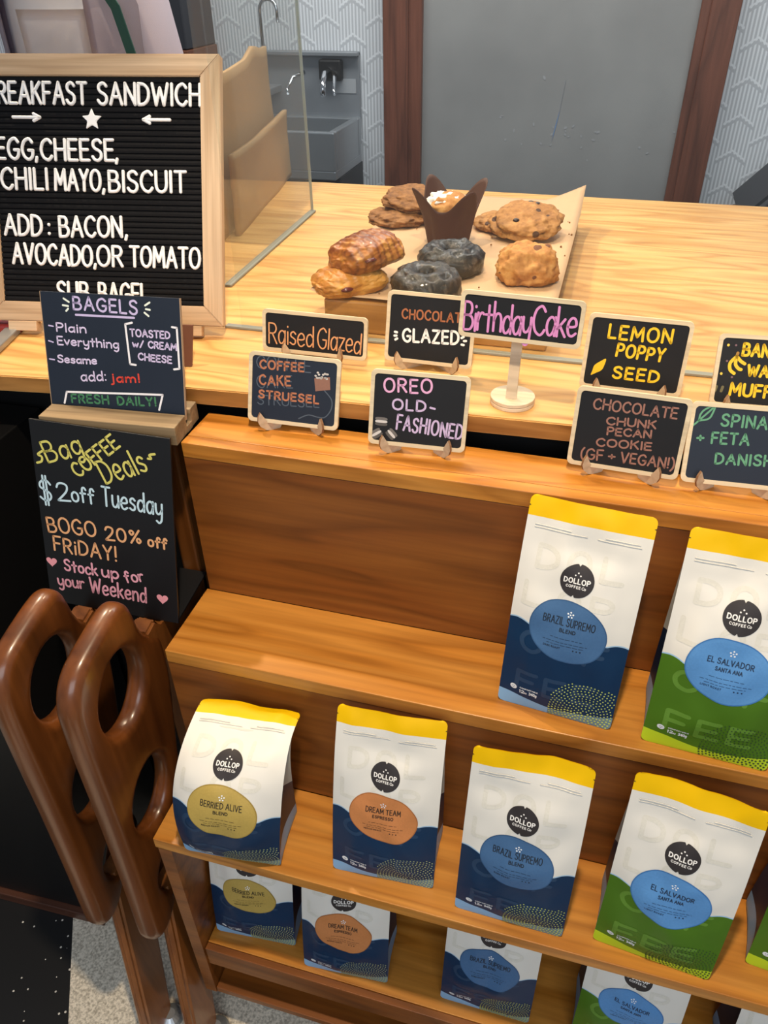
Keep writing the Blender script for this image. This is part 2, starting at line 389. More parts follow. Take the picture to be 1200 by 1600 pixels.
def ellipse(cx, cy, rx, ry, n=32, rot=0.0, power=2.0):
    pts = []
    for k in range(n):
        t = 2*PI*k/n; c, s = math.cos(t), math.sin(t)
        x = rx*math.copysign(abs(c)**(2/power), c); y = ry*math.copysign(abs(s)**(2/power), s)
        pts.append((cx+x*math.cos(rot)-y*math.sin(rot), cy+x*math.sin(rot)+y*math.cos(rot)))
    return pts
INK = {}
def ink(hexc):
    if hexc not in INK: INK[hexc] = plain('marker_'+hexc.strip('#'), hexc, 0.6, vary=0.10, bscale=400)
    return INK[hexc]
TXT = {
'letter':((-0.2144,0.2949,0.56),(10.8,24.4,0.5),0.3627,0.3655,[('BREAKFAST',(-158.7,301.6),(-11.9,301.1),27.4),('SANDWICH',(5.3,301.2),(151.9,300.2),27.1),('>',(-121.7,282.7),(-82.0,282.8),12.5),('*',(-18.9,270.1),(9.3,269.8),25.4),('<',(69.9,280.8),(108.0,280.3),12.3),('EGG',(-149.3,228.0),(-95.4,227.0),27.4),(',',(-91.5,227.9),(-88.3,228.0),27.3),('CHEESE',(-82.6,226.6),(24.4,227.1),27.2),(',',(27.6,227.2),(30.7,227.2),27.1),('CHILI',(-144.9,186.5),(-76.1,186.7),27.8),('MAYO',(-64.2,186.3),(2.9,185.9),27.6),(',',(6.4,186.0),(9.6,186.0),27.5),('BISCUIT',(16.5,185.2),(129.1,185.9),27.4),('ADD',(-144.8,123.3),(-89.3,122.4),27.6),(':',(-78.5,123.2),(-76.6,123.2),23.8),('BACON',(-61.0,122.0),(31.9,123.3),27.3),(',',(37.4,123.5),(40.6,123.5),27.2),('AVOCADO',(-135.2,83.1),(-14.9,81.1),27.9),(',',(-11.6,82.1),(-8.3,82.1),27.6),('OR',(-5.7,82.2),(31.1,82.1),27.6),('TOMATO',(44.1,82.4),(147.4,81.9),27.5),('SUB',(-69.6,29.7),(-21.9,29.8),27.7),('BAGEL',(-5.6,29.6),(67.7,29.8),27.5)]),
'bagels':((-0.0987,0.1273,0.522),(4.7,17.2,-0.4),0.1897,0.1434,[('BAGELS',(-49.4,123.2),(37.5,121.4),15.9),('Plain',(-76.1,94.3),(-35.2,94.3),10.2),('Everything',(-76.8,77.4),(8.7,77.5),10.3),('Sesame',(-78.9,54.7),(-24.1,55.2),8.8),('add:',(-47.7,31.9),(-12.4,34.3),12.1),('jam!',(-5.0,33.6),(34.7,35.6),10.4),('TOASTED',(26.3,94.0),(79.6,93.8),8.4),('w/',(28.4,80.9),(42.8,80.2),8.2),('CREAM',(50.1,80.6),(87.8,79.3),8.1),('CHEESE',(35.2,64.6),(80.2,62.9),8.2),('FRESH',(-64.3,2.2),(-11.8,4.1),10.8),('DAILY!',(1.7,3.9),(55.5,6.2),10.6),('#',[(-47.2,116.4),(32.8,116.8)]),('#',[(-62.3,135.9),(-55.4,131.9)]),('#',[(-64.2,127.5),(-56.9,126.8)]),('#',[(-60.3,120.5),(-57.2,123.5)]),('#',[(55.2,136.6),(49.0,132.7)]),('#',[(49.8,128.2),(55.0,127.7)]),('#',[(47.6,123.8),(52.8,120.0)]),('#',[(-87.1,101.0),(-80.9,100.2)]),('#',[(-89.4,81.4),(-83.3,79.9)]),('#',[(-90.9,57.9),(-84.1,57.2)]),('#',[(29.5,110.6),(20.2,108.3),(23.0,58.2),(30.7,57.6)]),('#',[(83.5,108.1),(89.8,107.4),(90.6,56.5),(83.3,55.3)]),('#',[(-75.7,0.6),(-71.0,15.8),(65.5,21.3),(59.4,1.2)])]),
'deals':((-0.105,0.0181,0.2515),(3.7,12.6,2.3),0.1963,0.273,[('Bag',(-75.6,216.3),(-23.0,235.4),28.0),('COFFEE',(-33.7,201.0),(29.2,253.2),18.9),('Deals',(6.0,197.6),(66.0,226.3),32.2),('~',[(-82.4,231.2),(-90.2,225.2),(-84.8,222.3),(-86.0,216.0),(-92.7,213.0)]),('~',[(67.1,242.0),(71.5,242.7),(69.3,247.1),(76.6,249.4)]),('$',(-94.4,156.5),(-76.4,156.8),35.0),('2',(-67.5,162.9),(-50.3,164.3),25.0),('off',(-46.4,164.7),(-14.0,165.8),21.2),('Tuesday',(-2.4,165.6),(82.4,164.1),27.5),('BOGO',(-87.5,111.7),(-16.0,117.2),21.9),('20%',(-1.7,114.8),(50.3,117.4),19.0),('off',(60.4,115.5),(86.8,115.9),14.9),('FRiDAY!',(-82.0,84.3),(11.4,83.2),21.4),('h',(-88.9,65.3),15.5),('Stock',(-69.4,55.0),(-20.1,55.6),17.4),('up',(-12.1,55.7),(11.9,56.0),17.3),('for',(23.7,52.7),(50.4,60.4),16.7),('your',(-82.1,28.8),(-42.2,30.6),17.7),('Weekend',(-33.0,26.7),(51.6,25.4),23.5),('h',(76.3,36.3),16.1)]),
'raised':((0.1228,0.2803,0.552),(0.4,13.2,0.2),0.1515,0.0573,[('Raised',(-66.3,11.4),(-0.6,11.4),28.3),('Glazed',(5.0,11.3),(67.2,9.1),27.9)]),
'coffee':((0.1357,0.1555,0.512),(3.0,18.7,1.0),0.1209,0.0896,[('COFFEE',(-45.3,68.7),(12.0,70.2),10.2),('CAKE',(-45.4,48.2),(-4.7,51.0),11.6),('STRUESEL',(-46.0,31.2),(33.3,32.2),9.3),('COFFEE',(-50.1,69.1),(21.4,70.3),15.0),('CAKE',(-48.6,43.3),(-1.4,48.3),15.2),('STRUESEL',(-47.4,22.3),(34.5,27.1),11.7),('~',[(40.7,49.1),(50.3,38.6),(50.4,26.4),(43.0,15.7),(33.5,14.6),(20.7,16.0),(8.2,9.9)]),('q',[(26.5,63.3),(46.6,66.9),(48.1,51.1),(28.8,47.2)]),('q',[(26.3,67.8),(45.8,71.3),(45.4,66.8),(27.4,63.4)])]),
'glazed':((0.2813,0.2904,0.552),(0.6,13.5,0.7),0.1197,0.0925,[('CHOCOLATE',(-38.6,57.3),(48.4,59.8),11.7),('GLAZED',(-35.4,27.4),(39.5,31.3),16.4),('#',[(-47.2,38.6),(-44.5,38.3)]),('#',[(-47.5,33.5),(-44.9,33.8)]),('#',[(-45.9,28.5),(-43.6,30.1)]),('#',[(43.4,39.9),(45.8,41.5)]),('#',[(47.0,36.2),(49.5,36.5)]),('#',[(44.3,31.2),(46.9,30.9)])]),
'oreo':((0.3025,0.1415,0.512),(5.3,15.1,1.3),0.1192,0.0922,[('OREO',(-42.7,65.9),(14.3,69.3),15.8),('OLD',(-31.2,45.6),(8.2,46.6),12.3),('#',[(14.2,51.6),(19.5,50.6)]),('FASHIONED',(-25.2,21.0),(54.3,16.5),17.3),('o',(-44.4,28.7),16.6,48,0),('o',(-49.5,13.0),15.0,44,-35),('o',(-31.0,14.1),14.3,44,45)]),
'birthday':((0.4063,0.2177,0.628),(-2.5,10.7,0.1),0.1444,0.0545,[('Birthday',(-66.6,8.5),(13.0,10.1),33.7),('Cake',(16.0,12.1),(65.2,13.9),33.0)]),
'lemon':((0.5441,0.2736,0.552),(-0.1,11.2,0.4),0.1222,0.093,[('LEMON',(-34.9,64.4),(38.2,65.4),15.9),('POPPY',(-22.0,44.1),(33.0,42.2),15.2),('SEED',(-21.5,15.8),(32.3,16.2),13.8),('l',(-41.6,25.8),20.2,40)]),
'chunk':((0.545,0.1497,0.512),(-4.0,13.1,-0.7),0.1244,0.0937,[('CHOCOLATE',(-41.8,69.4),(48.2,70.3),11.5),('CHUNK',(-24.4,53.2),(28.4,56.2),8.6),('PECAN',(-21.7,41.3),(25.4,44.4),8.6),('COOKIE',(-31.4,26.1),(28.4,30.6),8.8),('(GF',(-46.4,8.0),(-22.0,10.0),12.3),('+',(-15.6,12.3),(-8.9,12.8),8.7),('VEGAN!)',(-1.8,11.0),(56.0,12.7),12.0)]),
'spin':((0.6705,0.1497,0.512),(-0.5,21.8,-1.9),0.1189,0.0913,[('SPINACH',(-25.7,66.5),(43.6,67.8),12.6),('+',(-47.9,47.1),(-41.6,47.7),9.7),('FETA',(-32.6,46.4),(5.2,48.1),12.0),('DANISH',(-25.3,23.9),(32.6,26.9),11.3),('f',(-55.5,63.7),(-35.8,87.7))]),
'banana':((0.6979,0.2671,0.552),(1.4,21.8,-1.3),0.1174,0.0858,[('BANANA',(-29.9,61.9),(32.1,61.5),13.3),('WALNUT',(-20.7,38.6),(40.0,39.2),12.3),('MUFFIN',(-36.9,14.4),(26.0,14.7),13.6),('b',(-36.1,51.1),16.0),('d',(-47.4,72.5),1.6),('d',(-50.1,38.7),1.6),('d',(-38.9,72.8),1.3),('d',(-46.0,54.0),1.3),('d',(-37.6,35.3),1.3)]),
}

# ================================================================== the setting
FZ = -0.62; CZ = 0.54; RZ = 0.59; WY = 2.7
def floor_mat():
    m, nt, b = newmat('floor_tiles')
    tc = N(nt, 'ShaderNodeTexCoord'); mp = N(nt, 'ShaderNodeMapping'); mp.vector_type = 'TEXTURE'
    mp.inputs['Location'].default_value = (-0.383, -0.042, 0); mp.inputs['Rotation'].default_value = (0, 0, R(31.3))
    L(nt, tc.outputs['Object'], mp.inputs['Vector'])
    ck = N(nt, 'ShaderNodeTexChecker'); ck.inputs['Scale'].default_value = 1/0.6
    mp3 = N(nt, 'ShaderNodeMapping'); mp3.inputs['Location'].default_value = (0, 0.42, 0.3); L(nt, mp.outputs[0], mp3.inputs['Vector']); L(nt, mp3.outputs[0], ck.inputs['Vector'])
    ck.inputs['Color1'].default_value = (1, 1, 1, 1); ck.inputs['Color2'].default_value = (0, 0, 0, 1)
    n1 = N(nt, 'ShaderNodeTexNoise'); n1.inputs['Scale'].default_value = 230; n1.inputs['Detail'].default_value = 3; L(nt, tc.outputs['Object'], n1.inputs['Vector'])
    rl = N(nt, 'ShaderNodeValToRGB'); rl.color_ramp.elements[0].position = .32; rl.color_ramp.elements[0].color = lin('#aba292'); rl.color_ramp.elements[1].position = .62; rl.color_ramp.elements[1].color = lin('#f0e6d4'); L(nt, n1.outputs['Fac'], rl.inputs[0])
    vo = N(nt, 'ShaderNodeTexVoronoi'); vo.inputs['Scale'].default_value = 75; L(nt, tc.outputs['Object'], vo.inputs['Vector'])
    sp = N(nt, 'ShaderNodeMath', operation='LESS_THAN'); sp.inputs[1].default_value = .16; L(nt, vo.outputs['Distance'], sp.inputs[0])
    gt = N(nt, 'ShaderNodeMath', operation='GREATER_THAN'); gt.inputs[1].default_value = .55; sx = N(nt, 'ShaderNodeSeparateColor'); L(nt, vo.outputs['Color'], sx.inputs[0]); L(nt, sx.outputs[0], gt.inputs[0])
    mu = N(nt, 'ShaderNodeMath', operation='MULTIPLY'); L(nt, sp.outputs[0], mu.inputs[0]); L(nt, gt.outputs[0], mu.inputs[1])
    rd = N(nt, 'ShaderNodeMix', data_type='RGBA'); rd.inputs[6].default_value = lin('#202021'); rd.inputs[7].default_value = lin('#d6d2c8'); L(nt, mu.outputs[0], rd.inputs[0])
    mx = N(nt, 'ShaderNodeMix', data_type='RGBA'); L(nt, ck.outputs[0], mx.inputs[0]); L(nt, rl.outputs[0], mx.inputs[7]); L(nt, rd.outputs[2], mx.inputs[6])
    L(nt, mx.outputs[2], b.inputs['Base Color']); b.inputs['Roughness'].default_value = .35
    return m
bm = bmesh.new(); box(bm, -4.2, 4.2, -3.6, WY, FZ-0.05, FZ); structure(obj('floor', bm, floor_mat()))
def paper_mat():
    m, nt, b = newmat('wallpaper')
    tc = N(nt, 'ShaderNodeTexCoord'); sp = N(nt, 'ShaderNodeSeparateXYZ'); L(nt, tc.outputs['Object'], sp.inputs[0])
    def mth(op, a, bb=None, c=None):
        n = N(nt, 'ShaderNodeMath', operation=op)
        for i, q in enumerate((a, bb, c)):
            if q is None: continue
            if isinstance(q, (int, float)): n.inputs[i].default_value = q
            else: L(nt, q, n.inputs[i])
        return n.outputs[0]
    x, z = sp.outputs[0], sp.outputs[2]
    col = mth('DIVIDE', x, 0.105); cf = mth('FRACT', col); ci = mth('FLOOR', col)
    tri = mth('ABSOLUTE', mth('SUBTRACT', cf, 0.5))
    zz = mth('ADD', mth('ADD', mth('DIVIDE', z, 0.12), mth('MULTIPLY', tri, 0.55)), mth('MULTIPLY', ci, 0.5))
    zf = mth('FRACT', zz)
    band = mth('GREATER_THAN', zf, 0.09)
    zf2 = mth('LESS_THAN', mth('ABSOLUTE', mth('SUBTRACT', zf, 0.15)), 0.03)
    st = mth('GREATER_THAN', mth('FRACT', mth('DIVIDE', x, 0.0135)), 0.52)
    fac = mth('MAXIMUM', mth('MULTIPLY', st, band), zf2)
    mx = N(nt, 'ShaderNodeMix', data_type='RGBA'); mx.inputs[6].default_value = lin('#b9bdc3'); mx.inputs[7].default_value = lin('#dfe3e8'); L(nt, fac, mx.inputs[0])
    L(nt, mx.outputs[2], b.inputs['Base Color']); b.inputs['Roughness'].default_value = .75
    return m
bm = bmesh.new(); box(bm, -4.2, 4.2, WY, WY+0.12, FZ, 2.4); structure(obj('wall_back', bm, paper_mat()))
bm = bmesh.new(); box(bm, -4.2, 4.2, 0.64, WY, FZ, FZ+0.14); structure(obj('floor', bm, plain('platform', '#3a3a3c', .6)))
# door: frosted grey sheet between brown jambs
def door_panel_mat():
    m, nt, b = newmat('door_grey')
    tc = N(nt, 'ShaderNodeTexCoord'); n = N(nt, 'ShaderNodeTexNoise'); n.inputs['Scale'].default_value = 2.2; n.inputs['Detail'].default_value = 5; L(nt, tc.outputs['Object'], n.inputs['Vector'])
    r = N(nt, 'ShaderNodeValToRGB'); r.color_ramp.elements[0].position = .3; r.color_ramp.elements[0].color = lin('#848484'); r.color_ramp.elements[1].position = .7; r.color_ramp.elements[1].color = lin('#989897'); L(nt, n.outputs['Fac'], r.inputs[0])
    L(nt, r.outputs[0], b.inputs['Base Color']); b.inputs['Roughness'].default_value = .5; b.inputs['Specular IOR Level'].default_value = .15
    return m
d1 = structure(empty('door_1', (0.195, WY, FZ)))
bm = bmesh.new(); box(bm, -0.50, 0.50, -0.03, -0.002, 0.0, 2.1, bev=.002); obj('door_panel', bm, door_panel_mat(), d1)
bm = bmesh.new()
prism(bm, [(0.062, 1.217), (0.052, 1.12), (0.040, 1.06), (0.033, 1.01), (0.042, 1.05), (0.050, 1.10)], (0, -0.0015, 0), origin=(0, -0.0302, 0))
obj('torn_film', bm, plain('torn_film', '#6f8fbd', .3), d1)
bm = bmesh.new()
random.seed(11)
for k in range(26):
    cx, cz = random.gauss(.08, .16), random.gauss(1.02, .06)
    prism(bm, ellipse(cx, cz, random.uniform(.002, .008), random.uniform(.002, .005), 8, random.random()*3), (0, -0.0008, 0), origin=(0, -0.0301, 0))
obj('scuff_marks', bm, plain('scuffs', '#9c9da0', .6), d1)
for x0, x1, nm in ((-0.632, -0.484, 'l'), (0.487, 0.614, 'r')):
    bm = bmesh.new(); box(bm, x0, x1, -0.055, -0.001, 0.0, 2.2, bev=.004)
    box(bm, x0+.03 if nm == 'r' else x0, x1 if nm == 'r' else x1-.05, -0.07, -0.05, 0.0, 2.2, bev=.004)
    obj('jamb', bm, M['doorframe'], d1)

# ================================================================== counter
cb = empty('counter_base', (0, 0, FZ), label='black panelled base under the wooden serving counter', cat='counter')
bm = bmesh.new(); box(bm, -1.3, 1.4, 0.235, 0.30, 0.0, CZ-0.024-FZ); obj('front_panel', bm, M['black_panel'], cb)
bm = bmesh.new(); box(bm, -0.40, 1.4, 1.10, 1.16, 0.14, CZ-0.024-FZ); obj('rear_panel', bm, M['black_panel'], cb)
top_pts = [(-1.3, .02), (-.80, .075), (-.45, .118), (-.284, .14), (-.214, .149), (-.12, .161), (-.019, .170), (.066, .176), (.194, .183), (.30, .187), (.38, .190), (.482, .195), (.8, .205), (1.4, .215),
           (1.4, 1.257), (-.20, 1.257), (-.44, 1.235), (-.44, .62), (-1.3, .52)]
bm = bmesh.new()
fs = prism(bm, top_pts, (0, 0, 0.024), origin=(0, 0, CZ-0.024), ey=(0, 1, 0))
bm.normal_update()
for f in bm.faces:
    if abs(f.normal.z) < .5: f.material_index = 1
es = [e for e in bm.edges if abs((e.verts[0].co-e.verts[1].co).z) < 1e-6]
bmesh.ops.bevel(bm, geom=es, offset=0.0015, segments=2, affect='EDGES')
ct = obj('countertop', bm, [M['pine'], M['pine_edge_shaded']]); tag(ct, 'long pale pine countertop with strong grain under the pastries', 'countertop')

cab = empty('black_cabinet', (-0.30, -0.045, FZ), (0, 0, R(2)), label='low black cabinet with brown kick board left of the wooden chairs', cat='cabinet')
bm = bmesh.new(); box(bm, -1.0, 0.0, 0.0, 0.265, 0.03, 1.065, bev=.002); obj('body', bm, M['black_panel'], cab)
bm = bmesh.new(); box(bm, -1.0, 0.0, -0.012, 0.02, 0.0, 0.028, bev=.002); obj('kick_board', bm, M['kick'], cab)

# ================================================================== stepped display shelf
sh = empty('display_shelf', (0.64, -0.155, FZ), label='stepped cherry wood display shelf holding the coffee bags', cat='shelf')
def S(name, x0, x1, y0, y1, z0, z1, m, bev=.0012):
    bm = bmesh.new(); box(bm, x0-.64, x1-.64, y0+.155, y1+.155, z0-FZ, z1-FZ, bev=bev); return obj(name, bm, m, sh)
X1 = 1.28
S('top_board', 0.004, X1, 0.1185, 0.181, 0.478, 0.500, M['cherry'])
S('edge_strip', 0.004, X1, 0.0996, 0.1180, 0.478, 0.500, M['cherry'])
S('riser', 0.004, X1, 0.1002, 0.118, 0.2494, 0.4775, M['cherry_shaded'], .0004)
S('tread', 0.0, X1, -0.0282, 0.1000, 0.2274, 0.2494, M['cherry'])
S('riser', 0.0, X1, -0.0276, -0.010, 0.0003, 0.2270, M['cherry_shaded'], .0004)
S('tread', 0.0, X1, -0.1557, -0.0280, -0.0215, 0.0, M['cherry'])
S('shelf_board', 0.0255, X1-.0255, -0.140, 0.10, -0.3376, -0.3216, M['cherry'])
S('front_rail', 0.0255, X1-.0255, -0.1520, -0.1405, -0.3736, -0.3216, M['cherry_shaded'])
S('bottom_board', 0.0255, X1-.0255, -0.1545, 0.10, -0.4766, -0.4610, M['cherry_shaded'])
S('back_panel', 0.0255, X1-.0255, 0.1005, 0.112, -0.4766, -0.022, M['cherry_shaded'])
for x in (0.0043, X1-.025):
    bm = bmesh.new()
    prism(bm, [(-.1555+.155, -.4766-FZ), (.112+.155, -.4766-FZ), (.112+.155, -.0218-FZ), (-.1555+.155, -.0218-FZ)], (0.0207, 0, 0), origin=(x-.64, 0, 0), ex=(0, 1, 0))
    obj('side_panel', bm, M['cherry_shaded'], sh)
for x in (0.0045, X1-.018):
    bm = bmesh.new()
    prism(bm, [(.0+.145, .0-FZ), (.112+.155, .0-FZ), (.112+.155, .227-FZ), (.145, .227-FZ)], (0.0135, 0, 0), origin=(x-.64, 0, 0), ex=(0, 1, 0)); obj('side_panel', bm, M['cherry_shaded'], sh)
for x, y in ((0.085, -0.09), (X1-.085, -0.09), (0.085, .06), (X1-.085, .06)):
    bm = bmesh.new(); lathe(bm, [(.021, 0), (.021, .006), (.017, .012), (.017, -.4768-FZ)], 20, (x-.64, y+.155, 0)); obj('leg', bm, M['plastic_grey'], sh, smooth=False)

# ================================================================== wooden chairs at the left
def inset2(pts, d):
    """move a closed outline inwards (towards its own filled side) by d along its vertex normals"""
    n = len(pts); out = []
    area = sum(pts[i][0]*pts[(i+1) % n][1]-pts[(i+1) % n][0]*pts[i][1] for i in range(n)); s = 1 if area > 0 else -1
    for i in range(n):
        a, b = pts[i-1], pts[(i+1) % n]; t = Vector((b[0]-a[0], b[1]-a[1])).normalized()
        out.append((pts[i][0]-t.y*d*s, pts[i][1]+t.x*d*s))
    return out
def slab_bm(outline, holes, thick, rnd=.0145, nseg=6):
    """thick plank in the (y,z) plane with oval through-holes; every rim is rolled to a half round"""
    bm = bmesh.new(); loops = [(outline, 1)]+[(h, -1) for h in holes]
    prof = []
    for k in range(nseg+1):
        a = PI/2*k/nseg; prof.append((rnd*(1-math.cos(a)), rnd*(1-math.sin(a))))
    prof += [(thick-x, d) for x, d in prof[::-1]]
    caps = [[], []]
    for pts, s in loops:
        rings = [[bm.verts.new((x, p[0], p[1])) for p in inset2(pts, d*s)] for x, d in prof]
        n = len(pts)
        for a, b in zip(rings, rings[1:]):
            for i in range(n): bm.faces.new((a[i], a[(i+1) % n], b[(i+1) % n], b[i]))
        caps[0].append(rings[0]); caps[1].append(rings[-1])
    for side in caps:
        es = []
        for r in side:
            vs = [bm.verts.new(v.co) for v in r]
            es += [bm.edges.new((vs[i], vs[(i+1) % len(vs)])) for i in range(len(vs))]
        bmesh.ops.triangle_fill(bm, use_beauty=True, use_dissolve=False, edges=es, normal=(1, 0, 0))
    bmesh.ops.remove_doubles(bm, verts=list(bm.verts), dist=1e-6)
    bmesh.ops.recalc_face_normals(bm, faces=list(bm.faces))
    for f in bm.faces: f.smooth = True
    return bm
def sm2(pts, n=5):
    p = pts+[pts[0]]
    return smooth_path(p, n)[:-1]
def make_chair(x, dy, dz, label):
    t = empty('wooden_chair', (x, 0, FZ), label=label, cat='chair')
    o = lambda L_: [(a+dy, b+dz-FZ) for a, b in L_]
    outline = [(-.181, .262), (-.176, .288), (-.165, .309), (-.148, .324), (-.125, .333), (-.075, .345), (-.050, .345), (-.036, .332), (-.030, .31), (-.026, .285), (-.016, .262), (.000, .247), (.012, .225), (.010, .15), (-.012, .03), (-.035, -.09), (-.070, -.17), (-.118, -.243), (-.136, -.262), (-.160, -.272), (-.180, -.265), (-.190, -.245), (-.191, -.215), (-.187, -.10), (-.184, .05), (-.183, .18)]
    holes = [ellipse(-.092+dy, .226+dz-FZ, .048, .062, 32, R(-10)), ellipse(-.097+dy, .012+dz-FZ, .046, .062, 32, R(-10)), ellipse(-.103+dy, -.165+dz-FZ, .036, .046, 28, R(-14))]
    obj('side_panel', slab_bm(sm2(o(outline), 3), holes, .034), M['mahogany'], t, matrix=Matrix.Translation((-.034, 0, 0)))
    bm = bmesh.new(); prism(bm, o([(-.024, .20), (-.020, .262), (.006, .268), (.011, .246), (.150, .238), (.150, .195), (.02, .18)]), (-.030, 0, 0), origin=(-.002, 0, 0), ex=(0, 1, 0))
    bmesh.ops.bevel(bm, geom=list(bm.edges), offset=.004, segments=2, affect='EDGES'); obj('arm_rail', bm, M['chair_light'], t)
    bm = bmesh.new(); box(bm, -.032, -.002, .135, .165, 0.0, .498-FZ, bev=.004); obj('back_post', bm, M['chair_light'], t)
    bm = bmesh.new()
    a = Vector((-.017, -.09+dy, -.20+dz-FZ)); b_ = Vector((.022, -.190+dy, .012))
    for k in range(2): pass
    q = [(-.050, 0), (-.040, .012), (.040, .012), (.050, 0), (.040, -.012), (-.040, -.012)]
    r0 = [bm.verts.new(a+Vector((p[1], p[0], 0))) for p in q]; r1 = [bm.verts.new(b_+Vector((p[1], p[0]*.8, 0))) for p in q]
    bm.faces.new(r0); bm.faces.new(r1[::-1])
    for i in range(6): bm.faces.new((r0[i], r0[(i+1) % 6], r1[(i+1) % 6], r1[i]))
    bmesh.ops.recalc_face_normals(bm, faces=list(bm.faces))
    bmesh.ops.bevel(bm, geom=[e for e in bm.edges if abs(e.verts[0].co.z-e.verts[1].co.z) > .1], offset=.004, segments=2, affect='EDGES')
    obj('leg', bm, M['chair_light'], t)
    bm = bmesh.new(); lathe(bm, [(.022, 0), (.024, .004), (.020, .012), (.010, .018)], 20, (.036, -.168+dy, 0)); lg = obj('foot_glide', bm, M['steel'], t)
    return t
make_chair(-.120, -.004, .004, 'dark reddish wooden chair with oval holes in its side, the one beside the black cabinet')
make_chair(-.027, 0.0, 0.0, 'dark reddish wooden chair with oval holes in its side, the one touching the display shelf')

# ================================================================== sign boards
def rotm(yaw, tilt, roll): return Matrix.Rotation(R(yaw), 4, 'Z') @ Matrix.Rotation(R(-tilt), 4, 'X') @ Matrix.Rotation(R(roll), 4, 'Y')
def place(o, pos, ang):
    o.matrix_world = Matrix.Translation(pos) @ rotm(*ang)
    return o
def strokes_of(items, cols, widths, root, y, names=None):
    pass
BIRCH_G = 'mini chalkboards on the counter'
def mini_sign(key, label, slate='slate', fw=.0048, stand=None):
    pos, ang, w, h, items = TXT[key]
    root = empty('mini_chalkboard'); tag(root, label, 'sign', 'small chalkboard signs along the counter'); place(root, pos, ang)
    T_ = .005
    # frame ring and slate
    bm = bmesh.new()
    out = rrect(w, h, .0065); inn = [(p[0], p[1]+fw) for p in rrect(w-2*fw, h-2*fw, .0045)]
    n = len(out)
    a = [bm.verts.new((p[0], 0, p[1])) for p in out]; b = [bm.verts.new((p[0], 0, p[1])) for p in inn]
    c = [bm.verts.new((p[0], T_, p[1])) for p in out]; d = [bm.verts.new((p[0], .0012, p[1])) for p in inn]
    for i in range(n):
        j = (i+1) % n
        bm.faces.new((a[i], a[j], b[j], b[i])); bm.faces.new((c[j], c[i], d[i], d[j])) if False else None
        bm.faces.new((a[j], a[i], c[i], c[j])); bm.faces.new((b[i], b[j], d[j], d[i]))
    bm.faces.new(c[::-1])
    bmesh.ops.recalc_face_normals(bm, faces=list(bm.faces))
    obj('frame', bm, M['frame_cream'], root)
    bm = bmesh.new(); prism(bm, [(p[0]*.999, p[1]) for p in inn], (0, .0015, 0), origin=(0, .0011, 0)); bmesh.ops.recalc_face_normals(bm, faces=list(bm.faces)); obj('board', bm, M[slate], root)
    return root, items, (lambda x, z, q=0.0: Vector((x, .0008-q, z)))
def write(root, items, specs, mp, name='lettering'):
    """specs: list of (indices, colour, half-width mm, letter gap)"""
    for idx, colr, hw, gap in specs:
        bm = bmesh.new()
        for i in idx:
            it = items[i]
            if it[0] in '#~': st = [(it[0] == '~', [(p[0]/1000, p[1]/1000) for p in it[1]])]
            elif it[0] == 'd': poly(bm, ellipse(it[1][0]/1000, it[1][1]/1000, it[2]/1000, it[2]/1000, 10), mp); continue
            elif it[0] == 'h' and len(it) == 3: poly(bm, heart(it[1][0]/1000, it[1][1]/1000, it[2]/1000), mp); continue
            elif it[0] == 'q': poly(bm, [(p[0]/1000, p[1]/1000) for p in it[1]], mp); continue
            else: st = flatten(text_strokes(it[0], [v/1000 for v in it[1]], [v/1000 for v in it[2]], it[3]/1000, gap, .03))
            draw(bm, st, hw/1000, mp)
        obj(name, bm, ink(colr), root)
def easel(x, y, z, yaw, label, s=1.0, dp=1.0):
    t = empty('display_easel', (x, y, z), (0, 0, R(yaw)), label, 'easel', 'little birch easels under the chalkboards')
    prof = [(-.006, .0165), (-.0095, .011), (-.0105, .004), (-.008, -.003), (.000, -.0105), (.006, -.012), (.042, -.012), (.050, -.006), (.052, .010), (.046, .026), (.036, .036), (.028, .030), (.014, .004), (.006, .0005), (.001, .003), (-.002, .009)]
    for sx in (-1, 1):
        bm = bmesh.new()
        m4 = Matrix.Translation((sx*.036*s, 0, .012)) @ Matrix.Rotation(R(sx*48), 4, 'Z')
        fs = prism(bm, [(p[0]*(dp if p[0] > .008 else 1), min(p[1], max(0, p[0]*(dp if p[0] > .008 else 1)-.009)*1.9) if p[0] > .008 and p[1] > 0 else p[1]) for p in prof], (.003, 0, 0), origin=(-.0015, 0, 0), ex=(0, 1, 0))
        bmesh.ops.recalc_face_normals(bm, faces=list(bm.faces)); bm.normal_update()
        for f in bm.faces:
            if abs(f.normal.x) < .5: f.material_index = 1
        bmesh.ops.transform(bm, matrix=m4, verts=list(bm.verts))
        obj('easel_leg', bm, [M['birch'], M['ply_edge']], t)
    return t
def flip(bm_): return bm_
PEACH, RUST, GHOST, WHITE, PINK, LAV, BPINK, YEL, BRN, GRN = '#d99c6a', '#b5714f', '#4b5664', '#f2f2f0', '#e3a9cf', '#c9b3d6', '#d78cc4', '#f0c720', '#9a6c5d', '#5f9c78'
r_, it, mp = mini_sign('raised', 'wide black mini chalkboard reading RaisedGlazed'); write(r_, it, [([0, 1], PEACH, 1.0, .14)], mp)
r_, it, mp = mini_sign('coffee', 'mini chalkboard reading COFFEE CAKE STRUESEL with a drawn square of cake', 'slate_blue'); write(r_, it, [([3, 4, 5, 6], GHOST, .7, .2)], lambda x, z, q=0: mp(x, z)+Vector((0, .0001, 0)), 'faded_lettering'); write(r_, it, [([0, 1, 2], RUST, 1.15, .3)], mp); write(r_, it, [([7], '#8d6453', 1, .2)], mp, 'cake_drawing')
bm = bmesh.new()
random.seed(4)
